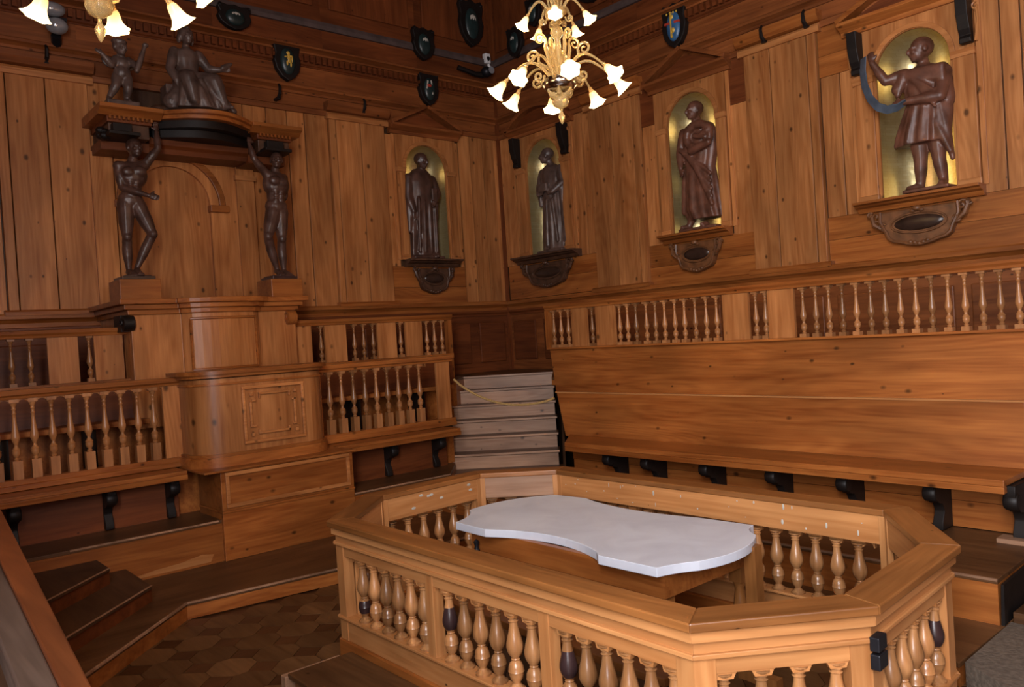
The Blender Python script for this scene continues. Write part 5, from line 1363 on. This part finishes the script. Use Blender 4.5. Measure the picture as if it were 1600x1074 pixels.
def chandelier(label, x, y, zb, rot, name='chandelier', upper=True):
    t = thing(name, label, 'chandelier', (x, y, zb), FR, 'glass chandeliers')
    t.rotation_euler = (0, 0, 0)
    def A(u, v, z): return (x+u, y+v, zb+z)
    o = (x, y, zb)
    # stem pieces, bottom to top
    m = MB(); m.lathe([(0, 0), (.010, .012), (.022, .045), (.024, .06), (.010, .09), (.008, .11)], o, 16); obj('drop', m, 'glass', t)
    m = MB(); m.lathe([(.010, .11), (.05, .135), (.062, .165), (.055, .20), (.030, .225)], o, 20, wave=lambda k, n, z: .05*math.cos(5*2*PI*k/n)); obj('knop', m, 'glass', t)
    m = MB()
    for k in range(6):
        a = k*PI/3+rot; m.tube([A(.03*math.cos(a), .03*math.sin(a), .20), A(.075*math.cos(a), .075*math.sin(a), .215), A(.10*math.cos(a), .10*math.sin(a), .25)], [.022, .020, .006], 6)
    obj('leaf_collar', m, 'glass', t)
    m = MB(); m.lathe([(.03, .235), (.10, .25), (.125, .275), (.13, .30), (.12, .325), (.06, .33)], o, 28); obj('bowl', m, 'chrome', t, label='polished metal bowl')
    m = MB(); m.lathe([(0.043, 0.330), (0.060, 0.356), (0.038, 0.390), (0.024, 0.433), (0.029, 0.493), (0.024, 0.562), (0.020, 0.614), (0.038, 0.640), (0.048, 0.665), (0.038, 0.700), (0.020, 0.717), (0.043, 0.734), (0.030, 0.760), (0.060, 0.786), (0.085, 0.807), (0.076, 0.829), (0.030, 0.846), (0.025, 0.949), (0.034, 0.992), (0.017, 1.044)], o, 20); obj('stem', m, 'glass', t)
    m = MB(); m.lathe([(.008, 1.02), (.012, 8.49-zb)], o, 8); obj('suspension_rod', m, 'brass', t)
    tiers = [(8, .40, .27, .40, 0)]
    if upper: tiers.append((5, .215, .765, .93, .3))
    for (n_, R, z0, zt, dph) in tiers:
        for k in range(n_):
            a = 2*PI*k/n_+rot+dph; ca, sa = math.cos(a), math.sin(a)
            big = R > .3; s = .86 if big else .66
            q = []
            top = .145 if big else .10
            for i in range(13):
                tt = i/12; rr_ = .05+(R-.05)*tt; zz = z0+.03+top*math.sin(PI*tt**.8)*1.0+(.02 if big else -.02)*tt
                q.append(A(rr_*ca, rr_*sa, zz))
            m = MB(); m.tube(q, [.011]*4+[.010]*5+[.008]*4, 8); arm_ = obj('arm', m, 'glass', t)
            # bell, tilted outwards
            ez = q[-1]; loc = Vector(ez)-Vector(o)
            tiltm = Matrix.Rotation(a, 4, 'Z') @ Matrix.Rotation(-.75 if big else -.5, 4, 'Y')
            for nm, me in (('glass_shade', BELL), ('bulb', BULBM), ('socket', SOCK)):
                b = bpy.data.objects.new(nm, me); COL.objects.link(b); b.parent = arm_
                b.matrix_local = Matrix.Translation(loc) @ tiltm @ Matrix.Scale(s, 4); OFF[b.name] = o
            l = bpy.data.lights.new('bulb_light', 'POINT'); l.energy = BULB*(1 if big else .6); l.color = (1, .62, .27); l.shadow_soft_size = .03
            lo = bpy.data.objects.new('bulb_light', l); COL.objects.link(lo)
            lo.location = Vector(ez)+(tiltm.to_3x3() @ Vector((0, 0, -.165*s)))
    # glass scrolls
    for k in range(8 if upper else 8):
        a = 2*PI*(k+.5)/8+rot; e = Vector((math.cos(a), math.sin(a), 0)); up = Vector((0, 0, 1))
        m = MB(); hh = .60 if k % 2 else .52; rr0 = .10 if k % 2 else .15
        st_ = [Vector(A(0, 0, .35))+e*.05, Vector(A(0, 0, .42))+e*.075, Vector(A(0, 0, hh-.05))+e*(rr0)]
        sp = spiral(Vector(A(0, 0, hh))+e*(rr0+.045), .048, PI, 1.4, e, -up)
        m.tube(st_+sp, [.014]*3+[.010]*10+[.006]*12, 7); obj('glass_scroll', m, 'glass', t)
    for k in range(8):
        a = 2*PI*(k+.5)/8+rot; e = Vector((math.cos(a), math.sin(a), 0)); up = Vector((0, 0, 1))
        m = MB(); m.tube(spiral(Vector(A(0, 0, .33))+e*.17, .045, PI*.9, 1.4, e, up), .009, 6); obj('glass_scroll', m, 'glass', t)
    for k in range(6 if upper else 0):
        a = 2*PI*(k+.5)/6+rot; e = Vector((math.cos(a), math.sin(a), 0)); up = Vector((0, 0, 1))
        m = MB(); st_ = [Vector(A(0, 0, .80))+e*.03, Vector(A(0, 0, .89))+e*.05]
        m.tube(st_+spiral(Vector(A(0, 0, .96))+e*.085, .035, PI, 1.3, e, -up), .008, 6); obj('glass_scroll', m, 'glass', t)
        m = MB(); m.tube(spiral(Vector(A(0, 0, .76))+e*.10, .03, PI*.9, 1.3, e, up), .007, 6); obj('glass_scroll', m, 'glass', t)
    return t
chandelier('lit amber glass chandelier with two tiers of bell shades, in the middle', 5.37, -4.0, 3.50, .15)
chandelier('lit amber glass chandelier cut off by the top edge at the left', 5.47, -7.10, 3.47, .37)
